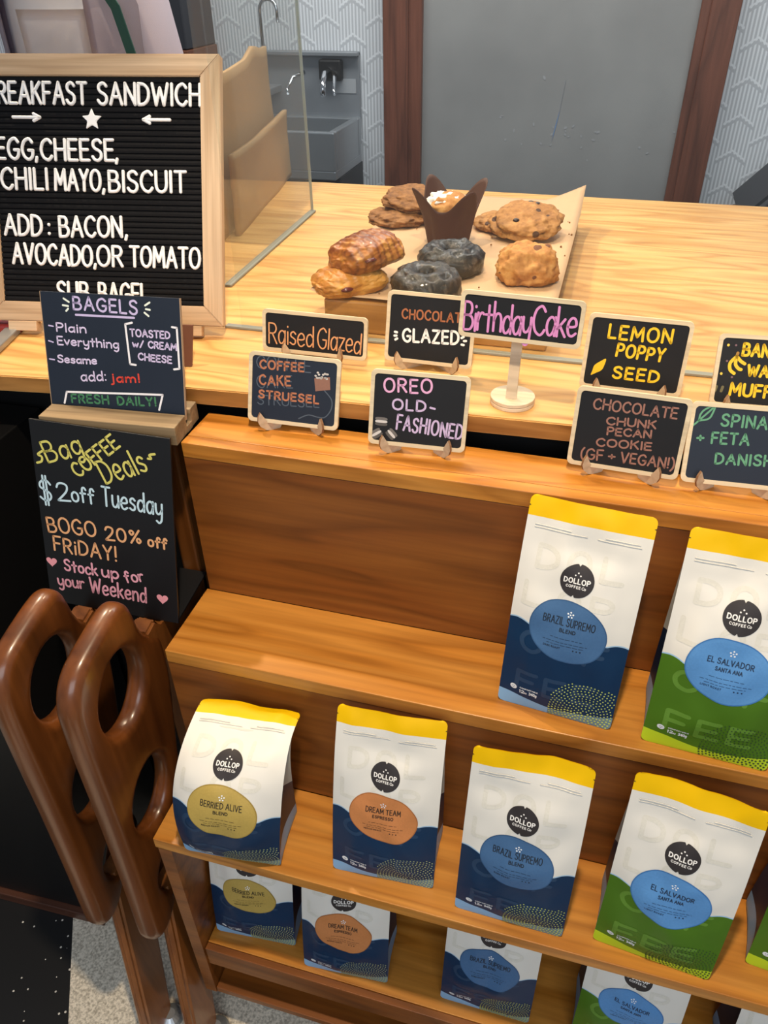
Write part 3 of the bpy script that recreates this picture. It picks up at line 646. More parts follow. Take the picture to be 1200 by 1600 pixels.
for k in range(16): poly(bm, ellipse(.027+random.uniform(0, .018), .0655+random.uniform(-.002, .006), .0016, .0013, 8), lambda x, z, q=0: mp(x, z)+Vector((0, -.0001, 0)))
obj('icing_drawing', bm, ink('#c9c3bd'), r_)
r_, it, mp = mini_sign('glazed', 'mini chalkboard reading CHOCOLATE GLAZED, half behind the Birthday Cake sign'); write(r_, it, [([0], '#a8663f', 1.1, .28)], mp); write(r_, it, [([1, 2, 3, 4, 5, 6, 7], WHITE, 1.6, .3)], mp)
r_, it, mp = mini_sign('oreo', 'mini chalkboard with three drawn sandwich cookies, reading OLD-FASHIONED below a pink word'); write(r_, it, [([0], PINK, 1.3, .3), ([1, 2, 3], LAV, 1.25, .3)], mp)
for k in (4, 5, 6):
    _, c, wd, pxw, rot = it[k]; cx, cy, wd = c[0]/1000, c[1]/1000, wd/1000
    dr = empty('cookie_drawing'); dr.parent = r_
    rr = R(-rot); up = (-math.sin(rr), math.cos(rr))
    for off, colr, hh, dpt in ((.0032, '#6d6864', .0021, 0), (-.0032, '#57534f', .0021, 0), (0, '#cfcac6', .0017, -.0001)):
        bm = bmesh.new(); poly(bm, ellipse(cx+up[0]*off, cy+up[1]*off, wd*.46, hh, 20, rr, 3), lambda x, z, q=0: mp(x, z)+Vector((0, dpt, 0))); obj('crayon_fill', bm, ink(colr), dr)
r_, it, mp = mini_sign('birthday', 'wide mini chalkboard reading BirthdayCake raised on a post'); write(r_, it, [([0, 1], BPINK, 1.45, .12)], mp)
r_, it, mp = mini_sign('lemon', 'mini chalkboard reading LEMON POPPY SEED with a drawn lemon'); write(r_, it, [([0, 1, 2], YEL, 1.5, .32)], mp)
bm = bmesh.new(); poly(bm, sm2([(-.0485, .0165), (-.0475, .022), (-.046, .029), (-.040, .0345), (-.0335, .0385), (-.034, .031), (-.0365, .024), (-.043, .0195)], 4), mp); obj('lemon_drawing', bm, ink('#e8bf1d'), r_)
r_, it, mp = mini_sign('chunk', 'mini chalkboard reading CHOCOLATE CHUNK PECAN COOKIE (GF + VEGAN!)'); write(r_, it, [([0, 1, 2, 3, 4, 5, 6], BRN, 1.0, .24)], mp)
r_, it, mp = mini_sign('spin', 'mini chalkboard reading SPINACH + FETA DANISH with a drawn leaf', 'slate_blue'); write(r_, it, [([0, 1, 2, 3], GRN, 1.2, .3)], mp)
bm = bmesh.new(); draw(bm, [(True, [(-.0555, .0637), (-.050, .070), (-.049, .077), (-.045, .083), (-.0358, .0877), (-.0365, .080), (-.040, .073), (-.050, .070)]), (True, [(-.050, .070), (-.043, .078), (-.0365, .086)])], .0010, mp); obj('leaf_drawing', bm, ink(GRN), r_)
r_, it, mp = mini_sign('banana', 'mini chalkboard reading BANANA WALNUT MUFFIN with a drawn banana bunch'); write(r_, it, [([0, 1, 2], YEL, 1.6, .28)], mp)
for k_, c_ in ((4, '#e8c84a'), (5, '#e8c84a'), (6, '#7a5b63'), (7, '#7a5b63'), (8, '#7a5b63')): write(r_, it, [([k_], c_, 1, .2)], mp, 'dot_mark')
bm = bmesh.new()
for pts in ([(-.036, .060), (-.042, .052), (-.041, .044), (-.036, .040)], [(-.036, .060), (-.036, .051), (-.032, .046), (-.029, .045)], [(-.036, .060), (-.031, .055), (-.026, .052)]): draw(bm, [(True, pts)], .0019, mp)
obj('banana_drawing', bm, ink('#edc52a'), r_)
bm = bmesh.new(); draw(bm, [(False, [(-.036, .060), (-.0355, .064)])], .0017, mp); obj('stalk_drawing', bm, ink('#a3782e'), r_)
bm = bmesh.new()
for a_ in (-.054, -.047): draw(bm, [(False, [(a_, .018), (a_+.001, .023)])], .0016, mp)
obj('smudge', bm, ink('#6a6442'), r_)
for key, z, lab in (('raised', CZ, 'birch easel holding the RaisedGlazed sign'), ('coffee', .5, 'birch easel holding the COFFEE CAKE STRUESEL sign'), ('glazed', CZ, 'birch easel holding the CHOCOLATE GLAZED sign'), ('oreo', .5, 'birch easel holding the OLD-FASHIONED sign with drawn cookies'), ('lemon', CZ, 'birch easel holding the LEMON POPPY SEED sign'), ('chunk', .5, 'birch easel holding the CHOCOLATE CHUNK PECAN COOKIE sign'), ('spin', .5, 'birch easel holding the SPINACH + FETA DANISH sign'), ('banana', CZ, 'birch easel holding the BANANA WALNUT MUFFIN sign')):
    P = TXT[key]; easel(P[0][0], P[0][1]+.0005, z, P[1][0], lab, 1.0, .45 if z < .52 else 1.0)
st = empty('sign_post', (0.405, 0.235, CZ), label='pale wooden post on a round disc base under the BirthdayCake sign', cat='stand')
bm = bmesh.new(); lathe(bm, [(.0275, 0), (.028, .0008), (.028, .0042), (.0275, .005)], 40); lathe(bm, [(.0275, .0054), (.028, .006), (.028, .0094), (.0275, .010)], 40); obj('disc_base', bm, M['birch'], st)
bm = bmesh.new(); prism(bm, [(-.0065, .010), (.0065, .010), (.0065, .125), (-.0065, .125)], (0, .005, 0), origin=(-.001, -.0128, 0), ex=(1, 0, 0), ey=(0, .185, .983)); bmesh.ops.recalc_face_normals(bm, faces=list(bm.faces)); obj('post', bm, M['birch'], st)

# ---- letter board
pos, ang, w, h, items = TXT['letter']
lb = empty('letter_board'); tag(lb, 'black felt letter board in an oak frame listing the breakfast sandwich', 'letter board'); place(lb, pos, ang)
FW, FD = .0285, .016
bm = bmesh.new(); box(bm, -w/2+FW-.003, w/2-FW+.003, .006, .010, FW-.003, h-FW+.003)
n = 40; gh = (h-2*FW)/n
for k in range(n):
    z0 = FW+k*gh
    vs = [Vector((0, .006, z0)), Vector((0, .0035, z0+gh*.15)), Vector((0, .0030, z0+gh*.5)), Vector((0, .0035, z0+gh*.85)), Vector((0, .006, z0+gh))]
    a = [bm.verts.new((-w/2+FW-.001, v.y, v.z)) for v in vs]; b = [bm.verts.new((w/2-FW+.001, v.y, v.z)) for v in vs]
    for i in range(4): bm.faces.new((a[i], b[i], b[i+1], a[i+1]))
obj('felt_panel', bm, M['felt'], lb)
for sx in (-1, 1):
    bm = bmesh.new(); xo = sx*w/2; xi = sx*(w/2-FW)
    prism(bm, [(xo, 0), (xi, FW), (xi, h-FW), (xo, h)], (0, FD, 0)); bmesh.ops.recalc_face_normals(bm, faces=list(bm.faces))
    bmesh.ops.bevel(bm, geom=list(bm.edges), offset=.0012, segments=2, affect='EDGES'); obj('frame_stile', bm, M['oak_v'], lb)
for zo, zi in ((0, FW), (h, h-FW)):
    bm = bmesh.new(); prism(bm, [(-w/2, zo), (w/2, zo), (w/2-FW, zi), (-w/2+FW, zi)], (0, FD, 0)); bmesh.ops.recalc_face_normals(bm, faces=list(bm.faces))
    bmesh.ops.bevel(bm, geom=list(bm.edges), offset=.0012, segments=2, affect='EDGES'); obj('frame_rail', bm, M['oak_h'], lb)
mpl = lambda x, z, q=0.0: Vector((x, .0030-q, z))
for itx in items:
    s, a, b, hh = itx[0], [v/1000 for v in itx[1]], [v/1000 for v in itx[2]], itx[3]/1000
    if s in '<>':
        zc = a[1]+.0005; x0, x1 = a[0], b[0]; tip = x1 if s == '>' else x0; bk = -1 if s == '>' else 1
        bm = bmesh.new(); draw(bm, [(False, [(x0, zc), (x1, zc)]), (False, [(tip, zc), (tip+bk*.009, zc+.0045)]), (False, [(tip, zc), (tip+bk*.009, zc-.0045)])], .0022, mpl, .0022); obj('letter', bm, M['letter_white'], lb)
    elif s == '*':
        cx, cz = (a[0]+b[0])/2, 0.2805
        pts = [(cx+(.0150 if k % 2 == 0 else .0070)*math.sin(PI*k/5), cz+(.0150 if k % 2 == 0 else .0070)*math.cos(PI*k/5)) for k in range(10)]
        bm = bmesh.new(); prism(bm, pts, (0, -.003, 0), origin=(0, .0032, 0)); bmesh.ops.recalc_face_normals(bm, faces=list(bm.faces)); bmesh.ops.bevel(bm, geom=list(bm.edges), offset=.0008, segments=2, affect='EDGES'); obj('letter', bm, M['letter_white'], lb)
    else:
        for letter in text_strokes(s, a, b, hh, .24):
            bm = bmesh.new(); draw(bm, letter, .0022, mpl, .0026); obj('letter', bm, M['letter_white'], lb)
# feet of the letter board
for fx in (-.125, .128):
    bm = bmesh.new(); box(bm, fx-.022, fx+.022, -.003, .012, -.0145, -.0005, bev=.001); obj('foot_block', bm, M['oak_h'], lb)
bm = bmesh.new(); prism(bm, [(-.012, .17), (.012, .17), (.012, -.105), (-.012, -.105)], (0, .006, 0), origin=(0, .018, 0), ey=(0, .62, .78)); bmesh.ops.recalc_face_normals(bm, faces=list(bm.faces))
bm.free()
# ---- bagels panel in its grey wood block
pos, ang, w, h, items = TXT['bagels']
bg = empty('bagel_menu_board'); tag(bg, 'dark blue chalkboard panel headed BAGELS standing in a grey wood block', 'sign'); place(bg, pos, ang)
bm = bmesh.new(); box(bm, -w/2, w/2, 0, .004, -.010, h, bev=.0004); obj('board', bm, M['slate_blue'], bg)
M['raw_edge'] = plain('raw_edge', '#a98e73', .7)
for a_ in (w/2, -w/2-.0008):
    bm = bmesh.new(); box(bm, a_, a_+.0008, 0.0, .004, -.010, h); obj('raw_edge', bm, M['raw_edge'], bg)
mpb = lambda x, z, q=0.0: Vector((x, -.0004, z))
write(bg, items, [([0, 12], '#c5b8e0', 1.35, .28), ([1, 2, 3, 4], '#d3c6e6', 1.0, .2), ([6, 7, 8, 9], '#cdbfe2', 1.0, .26), ([5], '#d5402f', 1.1, .25), ([10, 11], '#3f7a55', 1.25, .3), ([13, 14, 15], '#e6eee2', 1.2, .2), ([16, 17, 18], '#e6eee2', 1.2, .2), ([19, 20, 21], '#c5b8e0', .9, .2), ([22, 23, 24], '#eceaf0', 1.3, .2)], mpb)
bk = empty('sign_holder_block', (-.0905, .0890, .4985), (0, 0, R(4.7)), 'weathered grey wooden block holding up the BAGELS panel', 'sign holder')
bm = bmesh.new(); box(bm, -.094, .094, -.004, .0305, 0, .026, bev=.0012); box(bm, -.094, .094, .0450, .0680, 0, .026, bev=.0012); box(bm, -.094, .094, .0300, .0455, 0, .009); obj('block', bm, M['greywood'], bk)
# ---- coffee deals sign
pos, ang, w, h, items = TXT['deals']
cd = empty('chalkboard_sign'); tag(cd, 'tall black chalkboard reading Bag Coffee Deals leaning left of the display shelf', 'sign'); place(cd, pos, ang)
bm = bmesh.new(); box(bm, -w/2, w/2, 0, .004, 0, h, bev=.0006); obj('board', bm, M['slate_dark'], cd)
mpb = lambda x, z, q=0.0: Vector((x, -.0004, z))
write(cd, items, [([0, 1, 2, 3, 4], '#d3cb6a', 1.55, .22), ([5, 6, 7, 8], '#c3dde8', 1.45, .2), ([9, 10, 11, 12], '#e3a877', 1.5, .25), ([14, 15, 16, 17, 18], '#e6a3b4', 1.45, .22), ([13], '#e79aa5', 1, .2), ([19], '#e79aa5', 1, .2)], mpb)
bm = bmesh.new(); prism(bm, [(-w/2+.002, 0), (w/2-.002, 0), (w/2-.002, .10), (-w/2+.002, .10)], (0, 0, .003), origin=(0, .004, 0), ey=(0, .97, .26)); bmesh.ops.recalc_face_normals(bm, faces=list(bm.faces)); obj('foot_plate', bm, M['black_plastic'], cd)

# ================================================================== coffee bags
BW, BL = 0.137, 0.265
def bag_front_mat(name, upper, lower, strip, strip2, line):
    m, nt, b = newmat(name)
    uv = N(nt, 'ShaderNodeUVMap'); uv.uv_map = 'bag'; sp = N(nt, 'ShaderNodeSeparateXYZ'); L(nt, uv.outputs[0], sp.inputs[0])
    def curve(pts):
        c = N(nt, 'ShaderNodeFloatCurve'); cu = c.mapping.curves[0]
        while len(cu.points) < len(pts): cu.points.new(.5, .5)
        for p, q in zip(cu.points, pts): p.location = q
        c.mapping.update(); L(nt, sp.outputs[0], c.inputs['Value']); return c.outputs[0]
    wv = curve([(0, .450), (.09, .458), (.22, .435), (.5, .38), (.8, .420), (.92, .435), (1, .425)])
    sv = curve([(0, .074), (.15, .070), (.45, .043), (.7, .046), (1, .070)])
    def lt(off, src):
        a = N(nt, 'ShaderNodeMath', operation='ADD'); a.inputs[1].default_value = off; L(nt, src, a.inputs[0])
        c = N(nt, 'ShaderNodeMath', operation='LESS_THAN'); L(nt, sp.outputs[1], c.inputs[0]); L(nt, a.outputs[0], c.inputs[1]); return c.outputs[0]
    def mix(f, a, bb):
        x = N(nt, 'ShaderNodeMix', data_type='RGBA'); L(nt, f, x.inputs[0])
        for i, q in ((6, a), (7, bb)):
            if isinstance(q, tuple): x.inputs[i].default_value = q
            else: L(nt, q, x.inputs[i])
        return x.outputs[2]
    gt = N(nt, 'ShaderNodeMath', operation='GREATER_THAN'); gt.inputs[1].default_value = .45; L(nt, sp.outputs[0], gt.inputs[0])
    c = mix(lt(.006, wv), lin(upper), lin(line)); c = mix(lt(0, wv), c, lin(lower))
    st = mix(gt.outputs[0], lin(strip), lin(strip2)); c = mix(lt(0, sv), c, st)
    L(nt, c, b.inputs['Base Color']); b.inputs['Roughness'].default_value = .42; b.inputs['Specular IOR Level'].default_value = .22
    return m
def side_mat(name, upper, lower, low2):
    m, nt, b = newmat(name)
    uv = N(nt, 'ShaderNodeUVMap'); uv.uv_map = 'bag'; sp = N(nt, 'ShaderNodeSeparateXYZ'); L(nt, uv.outputs[0], sp.inputs[0])
    r = N(nt, 'ShaderNodeValToRGB'); r.color_ramp.interpolation = 'CONSTANT'; e = r.color_ramp.elements
    e[0].position = 0; e[0].color = lin(low2); e[1].position = .11; e[1].color = lin(lower); k = e.new(.42); k.color = lin(upper)
    L(nt, sp.outputs[1], r.inputs[0]); L(nt, r.outputs[0], b.inputs['Base Color']); b.inputs['Roughness'].default_value = .4
    return m
M['bag_blue'] = bag_front_mat('bag_blue', '#e2dfd7', '#0f2f50', '#86b4db', '#6f8b98', '#9fc0da')
M['bag_green'] = bag_front_mat('bag_green', '#e2dfd7', '#48701a', '#b9d22a', '#b9d22a', '#9fc4e4')
M['bag_side'] = side_mat('bag_side', '#b9b2a4', '#16233a', '#7fa9cf')
M['bag_back'] = plain('bag_back', '#d8d4ca', .45, vary=.02)
M['seal'] = plain('seal', '#efbe00', .45, vary=.05, bscale=30, spec=.2)
M['notch'] = plain('notch', '#15120f', .6)
M['gold_sticker'] = plain('gold_sticker', '#a88a2a', .4)
DES = {
 'brazil': dict(front='bag_blue', dots='#c3cf6a', dotbase='#173a5c', big=('#dad7cc', '#163859'), oval='#3f6793', rim='#2f5782', name='BRAZIL SUPREMO', nw=.058, nh=.0088, sub='BLEND', sw=.0175, ink='#15202e', roast='DARK ROAST'),
 'salvador': dict(front='bag_green', dots='#2c4526', dotbase='#4f7a1d', big=('#dad7cc', '#5c8827'), oval='#558fca', rim='#3a76b5', name='EL SALVADOR', nw=.046, nh=.0060, sub='SANTA ANA', sw=.027, ink='#17304f', roast='LIGHT ROAST'),
 'berried': dict(front='bag_blue', dots='#c3cf8a', dotbase='#173a5c', big=('#dad7cc', '#163859'), oval='#b89d4e', rim='#a0863a', name='BERRIED ALIVE', nw=.052, nh=.0076, sub='BLEND', sw=.0175, ink='#2c2618', roast='MEDIUM ROAST'),
 'dream': dict(front='bag_blue', dots='#b9c48a', dotbase='#173a5c', big=('#dad7cc', '#163859'), oval='#c98149', rim='#b06c38', name='DREAM TEAM', nw=.044, nh=.0076, sub='ESPRESSO', sw=.026, ink='#2f2118', roast='MEDIUM ROAST'),
}
def make_bag(design, label, loc, yaw, th0=10.0, th1=14.0, k=1.5, depth=.078, bulge=.012, group=None, seed=0, prints=True, wave=.003, L_=BL, skew=0.0, flare=0.0):
    D = DES[design]; root = empty('coffee_bag', loc, (0, 0, R(yaw)), label, 'coffee bag', group)
    NS = 200; ys = [0.0]; zs = [0.0]; ths = []
    for i in range(NS+1):
        s = i/NS; ths.append(R(th0+th1*s**k))
    for i in range(NS):
        t = (ths[i]+ths[i+1])/2; ys.append(ys[-1]+math.sin(t)*L_/NS); zs.append(zs[-1]+math.cos(t)*L_/NS)
    def samp(v):
        q = max(0, min(1, v))*NS; i = min(NS-1, int(q)); f = q-i
        return ys[i]*(1-f)+ys[i+1]*f, zs[i]*(1-f)+zs[i+1]*f, ths[i]*(1-f)+ths[i+1]*f
    rc = .007
    def halfw(v):
        s = v*L_; hw = BW/2
        for d in (s, L_-s):
            if d < rc: hw = min(hw, BW/2-rc+math.sqrt(max(0, rc*rc-(rc-d)**2)))
        return hw
    def front(u, v, off=0.0):
        y, z, t = samp(v); hw = halfw(v)
        x = max(-hw, min(hw, (u-.5)*BW))*(1+flare*math.sin(PI*min(1, v*1.15))**1.3)
        e = 1-min(1, abs(2*u-1))**2.6
        vv = min(v/.86, 1)
        b = bulge*math.sin(PI*vv**.85)**.9*e if 0 < vv < 1 else 0
        # sunken crease below the zipper and small wrinkles
        b -= .0035*math.exp(-((v-.80)/.05)**2)*e
        wr = noise.noise(Vector((u*3.2+seed*7.3, v*5.0+seed*3.1, seed)))*.0050+noise.noise(Vector((u*7+seed, v*9, seed+5)))*.0016
        wr *= min(1, v*8)*min(1, e*1.5)
        top = wave*math.sin(u*PI*1.6+seed*2.1)*max(0, (v-.78)/.22)
        q = b+wr+off
        return Vector((x+skew*max(0, v-.15)**1.5*.4, y-math.cos(t)*q+top, z+math.sin(t)*q))
    def back(u, v):
        p = front(u, v); y, z, t = samp(v)
        dep = depth*max(0, 1-(v/.86)**1.6)
        vv = min(v/.86, 1); e = 1-abs(2*u-1)**2.6
        yb = y+dep+.004*math.sin(PI*vv)*e
        if v >= .86: return p+Vector((0, math.cos(t)*.0012, -math.sin(t)*.0012))
        zb = z if v > .02 else 0.0
        return Vector((p.x, max(yb, p.y+.001), zb if dep > .002 else z))
    NU, NV = 26, 46; VS = .912
    vs_ = [0, .004, .009, .016, .026]+[.026+(VS-.026)*i/(NV-5) for i in range(1, NV-4)]
    def grid(bm, fn, us, vl, mat, flip_=False, uvl=None):
        rows = [[(bm.verts.new(fn(u, v)), (u, v)) for u in us] for v in vl]
        for a, b in zip(rows, rows[1:]):
            for i in range(len(us)-1):
                q = [a[i], a[i+1], b[i+1], b[i]]
                if flip_: q = q[::-1]
                f = bm.faces.new([x[0] for x in q]); f.material_index = mat; f.smooth = True
                for lp, x in zip(f.loops, q): lp[uvl].uv = x[1]
    us = [i/NU for i in range(NU+1)]
    bm = bmesh.new(); uvl = bm.loops.layers.uv.new('bag')
    grid(bm, front, us, vs_, 0, False, uvl); grid(bm, back, us, vs_, 1, True, uvl)
    for sgn, u0 in ((1, 1.0), (-1, 0.0)):
        def gus(t, v):
            a = front(u0, v); b = back(u0, v); p = a.lerp(b, t)
            fold = min(.5*(b-a).length*.9, .020)*math.sin(PI*t)*min(1, v*2.2+.05)
            return p+Vector((-sgn*fold, 0, 0))
        grid(bm, gus, [i/8 for i in range(9)], vs_, 2, sgn < 0, uvl)
    rows = [bm.verts.new(front(u, 0)) for u in us]; rowb = [bm.verts.new(back(u, 0)) for u in us]
    for i in range(NU): bm.faces.new((rows[i+1], rows[i], rowb[i], rowb[i+1])).material_index = 1
    obj('pouch', bm, [M[D['front']], M['bag_back'], M['bag_side']], root)
    # side edge fins: slim welded seams along the front edges
    bm = bmesh.new(); uvl = bm.loops.layers.uv.new('bag')
    vt = [VS+(1-VS)*q for q in (0, .2, .4, .6, .75, .85, .93, .97, 1)]
    grid(bm, front, us, vt, 0, False, uvl); grid(bm, back, us, vt, 0, True, uvl)
    for sgn in (-1, 1):
        a = front(.5+sgn*.5, .952, .0004); 
        vs3 = [bm.verts.new(front(.5+sgn*.5, .957, .0006)), bm.verts.new(front(.5+sgn*.485, .954, .0006)), bm.verts.new(front(.5+sgn*.5, .951, .0006))]
        bm.faces.new(vs3).material_index = 1
    obj('top_seal', bm, [M['seal'], M['notch']], root)
    if not prints: return root
    def mpo(off): return lambda x, y, h=0.0: front(x/BW+.5, y/BL, off+h)
    sc = L_/BL
    # pale oversized letters
    for row, (y0, word, xs) in enumerate(((.187, 'DOL', (-.048, -.013, .024)), (.143, 'LOP', (-.056, -.016, .020)), (.086, 'COF', (-.050, -.014, .024)), (.030, 'FEE', (-.048, -.014, .020)))):
        for ch, x0 in zip(word, xs):
            st = flatten(text_strokes(ch, (x0, y0), (x0+.022, y0), .024, .2))
            bm = bmesh.new(); draw(bm, st, .0027, mpo(.00025), step=.004, cap=2)
            obj('background_letter', bm, ink(D['big'][0 if row < 2 else 1]), root)
    bm = bmesh.new()
    for yy, x0, x1 in ((.233, -.058, -.018), (.230, -.058, .0), (.233, .02, .056), (.230, .012, .058)):
        ribbon(bm, [(x0, yy), (x1, yy)], .0006, mpo(.0006), .0004, step=.004, cap=2)
    obj('zip_closure', bm, M['bag_back'], root)
    # swirl of dots
    bm = bmesh.new(); C = (.036, .016)
    for ri in range(12):
        r = .004+.0037*ri; nd = max(6, int(2*PI*r/.0042))
        for q in range(nd):
            a = 2*PI*q/nd+ri*.4; x, y = C[0]+r*1.02*math.cos(a), C[1]+r*math.sin(a)
            if y < .002 or abs(x) > BW/2-.0015 or x < -.006 or y > .057: continue
            rad = .0009 if y > .016 else .0013
            poly(bm, ellipse(x, y, rad, rad, 6), mpo(.0005))
    obj('dot_pattern', bm, ink(D['dots']), root)
    # bean mark and weight line
    bm = bmesh.new(); poly(bm, ellipse(-.051, .0290, .0042, .0034, 20, -.2), mpo(.0004))
    draw(bm, flatten(text_strokes('COMPOSTABLE', (-.043, .0300), (-.021, .0300), .0016, .3)), .00025, mpo(.0004), cap=2, step=.004)
    draw(bm, flatten(text_strokes('12', (-.043, .0235), (-.0375, .0235), .0040, .3)), .0005, mpo(.0004), cap=2, step=.004)
    draw(bm, flatten(text_strokes('oz', (-.0368, .0235), (-.0340, .0235), .0030, .3)), .0003, mpo(.0004), cap=2, step=.004)
    draw(bm, flatten(text_strokes('340g', (-.031, .0235), (-.022, .0235), .0040, .3)), .0005, mpo(.0004), cap=2, step=.004)
    wm = obj('weight_mark', bm, ink('#dfe3e6'), root)
    bm = bmesh.new()
    for dx, dy in ((-.001, .0008), (.0013, .0003), (-.0001, -.0012)): poly(bm, ellipse(-.051+dx, .0290+dy, .00055, .00055, 8), mpo(.0006))
    obj('bean_dots', bm, ink('#3a4652'), wm)
    # round logo
    lx, ly, lr = -.001, .1815, .0187
    pts = []
    for q in range(72):
        a = 2*PI*q/72; rr = lr
        if q == 18: rr = lr*.86
        if q == 53: rr = lr*.86
        pts.append((lx+rr*math.cos(a), ly+rr*math.sin(a)))
    bm = bmesh.new(); poly(bm, pts, mpo(.0005), rings=6); lg = obj('logo', bm, ink('#2b2526'), root)
    bm = bmesh.new()
    draw(bm, flatten(text_strokes('DOLLOP', (lx-.0142, ly-.0024), (lx+.0142, ly-.0024), .0052, .34)), .00062, mpo(.0008), cap=3, step=.004)
    draw(bm, flatten(text_strokes('COFFEE', (lx-.0110, ly-.0078), (lx+.0048, ly-.0078), .0027, .4)), .00033, mpo(.0008), cap=2, step=.004)
    draw(bm, flatten(text_strokes('Co', (lx+.0066, ly-.0080), (lx+.0108, ly-.0080), .0030, .1)), .0003, mpo(.0008), cap=2, step=.004)
    for dx, dy in ((.0, .0092), (-.0028, .0064), (.0028, .0064)): poly(bm, ellipse(lx+dx, ly+dy, .0009, .0009, 12), mpo(.0008))
    obj('logo_lettering', bm, ink('#f2efea'), lg)
    # oval label
    ox, oy = -.0005, .1205
    bm = bmesh.new(); poly(bm, ellipse(ox, oy, .0445, .0368, 64, R(-14), 2.12), mpo(.0004), rings=10); rim = obj('label', bm, ink(D['rim']), root)
    bm = bmesh.new(); poly(bm, ellipse(ox, oy, .0432, .0355, 64, R(-14), 2.12), mpo(.0006), rings=10); obj('label_face', bm, ink(D['oval']), rim)
    bm = bmesh.new(); T_ = mpo(.0009)
    draw(bm, flatten(text_strokes(D['name'], (ox-D['nw']/2, oy+.0085), (ox+D['nw']/2, oy+.0085), D['nh'], .28)), .00052, T_, cap=2, step=.004)
    draw(bm, flatten(text_strokes(D['sub'], (ox-D['sw']/2, oy+.0005), (ox+D['sw']/2, oy+.0005), .0040, .3)), .00045, T_, cap=2, step=.004)
    rl = len(D['roast'])*.0019
    draw(bm, flatten(text_strokes(D['roast'], (ox-.024, oy-.0205), (ox-.024+rl, oy-.0205), .0020, .4)), .00022, T_, cap=2, step=.004)
    for q in range(3): poly(bm, ellipse(ox+.010+.004*q, oy-.0195, .0009, .0009, 8), T_)
    random.seed(int(seed*10)+3)
    for ln, hwid in ((-.0075, .018), (-.0125, .026), (-.0158, .021)):
        x = -hwid
        while x < hwid:
            w = random.uniform(.002, .006); draw(bm, [(False, [(ox+x, oy+ln), (ox+min(x+w, hwid), oy+ln)])], .00022, T_, cap=2, step=.004); x += w+.0016
    obj('label_lettering', bm, ink(D['ink']), rim)
    bm = bmesh.new()
    for q in range(5): poly(bm, ellipse(ox+.0030*math.cos(2*PI*q/5+.3), oy+.0222+.0030*math.sin(2*PI*q/5+.3), .0010, .0010, 10), T_)
    poly(bm, ellipse(ox, oy+.0222, .0009, .0009, 10), T_)
    obj('flower_mark', bm, ink('#eef2f6'), rim)
    return root
Z2, Z4 = .2494, -.3216
GT, GM, GB = 'coffee bags on the upper step', 'coffee bags on the middle shelf', 'coffee bags on the lower shelf'
make_bag('brazil', 'navy and white coffee bag with blue oval label on the upper step', (.512, -.002, Z2+.0004), -5.7, 9, 15, 1.2, group=GT, seed=1, wave=.001, L_=.274)
make_bag('salvador', 'green and white coffee bag with blue oval label on the upper step', (.6835, -.017, Z2+.0004), -4, 9, 15, 1.2, group=GT, seed=2, wave=.001, bulge=.014, L_=.274)
make_bag('berried', 'coffee bag with gold oval label and bent back top on the middle shelf', (.122, -.152, .0004), 5.5, -2, 98, 2.1, group=GM, seed=3, wave=.002, bulge=.020, flare=.07, L_=.254, depth=.082, skew=.05)
make_bag('dream', 'coffee bag with orange oval label on the middle shelf', (.328, -.126, .0004), 3.2, 8, 18, 1.4, group=GM, seed=4, wave=.0025)
make_bag('brazil', 'navy based coffee bag with blue oval label on the middle shelf', (.497, -.139, .0004), -1.0, 6, 14, 1.3, group=GM, seed=5, wave=.004, L_=.274)
make_bag('salvador', 'green based coffee bag seen whole on the middle shelf', (.671, -.138, .0004), -5.5, 6, 12, 1.3, group=GM, seed=6, wave=.003, L_=.280)
make_bag('salvador', 'green coffee bag cut by the right picture edge on the middle shelf', (.851, -.118, .0004), -6, 8, 14, 1.3, group=GM, seed=7, wave=.002)
make_bag('berried', 'coffee bag with gold oval label on the lower shelf', (.101, -.114, Z4+.0004), 4.5, 6, 14, 1.3, group=GB, seed=8)
make_bag('dream', 'coffee bag with orange oval label on the lower shelf', (.262, -.128, Z4+.0004), 4, 6, 14, 1.3, group=GB, seed=9)
make_bag('brazil', 'navy based coffee bag with blue oval label on the lower shelf', (.484, -.121, Z4+.0004), 0, 6, 14, 1.3, group=GB, seed=10)
make_bag('salvador', 'green based coffee bag with blue oval label on the lower shelf', (.683, -.122, Z4+.0004), -3, 6, 14, 1.3, group=GB, seed=11)
make_bag('salvador', 'coffee bag mostly out of frame at the bottom right corner', (.888, -.120, Z4+.0004), -2, 6, 14, 1.3, group=GB, seed=12)

# ================================================================== glass of the pastry case
gl = empty('glass_pane', (.62, .37, CZ), label='clear front glass pane standing along the pine countertop', cat='glass')
bm = bmesh.new(); box(bm, -.645, .75, -.003, .003, .004, .80); obj('pane', bm, M['glass_front'], gl)
bm = bmesh.new(); box(bm, -.672, .75, -.0055, .0055, 0, .004, bev=.001); obj('seal_strip', bm, M['silicone'], gl)
sg = empty('glass_pane', (-.1185, .378, CZ), (0, 0, R(2.0)), 'clear side glass pane beside the kraft paper bags', 'glass')
bm = bmesh.new(); prism(bm, [(.15, .003), (.62, .003), (.60, .70), (.15, .72)], (.006, 0, 0), origin=(-.003, 0, 0), ex=(0, 1, 0)); bmesh.ops.recalc_face_normals(bm, faces=list(bm.faces)); obj('pane', bm, M['glass_side'], sg)
bm = bmesh.new(); prism(bm, [(.6201, .003), (.6209, .003), (.6009, .70), (.6001, .70)], (.006, 0, 0), origin=(-.003, 0, 0), ex=(0, 1, 0)); bmesh.ops.recalc_face_normals(bm, faces=list(bm.faces)); obj('polished_edge', bm, M['glass_edge'], sg)
bm = bmesh.new(); box(bm, -.007, .007, .15, .625, 0, .0045, bev=.0012); obj('seal_strip', bm, M['silicone'], sg)
bm = bmesh.new()

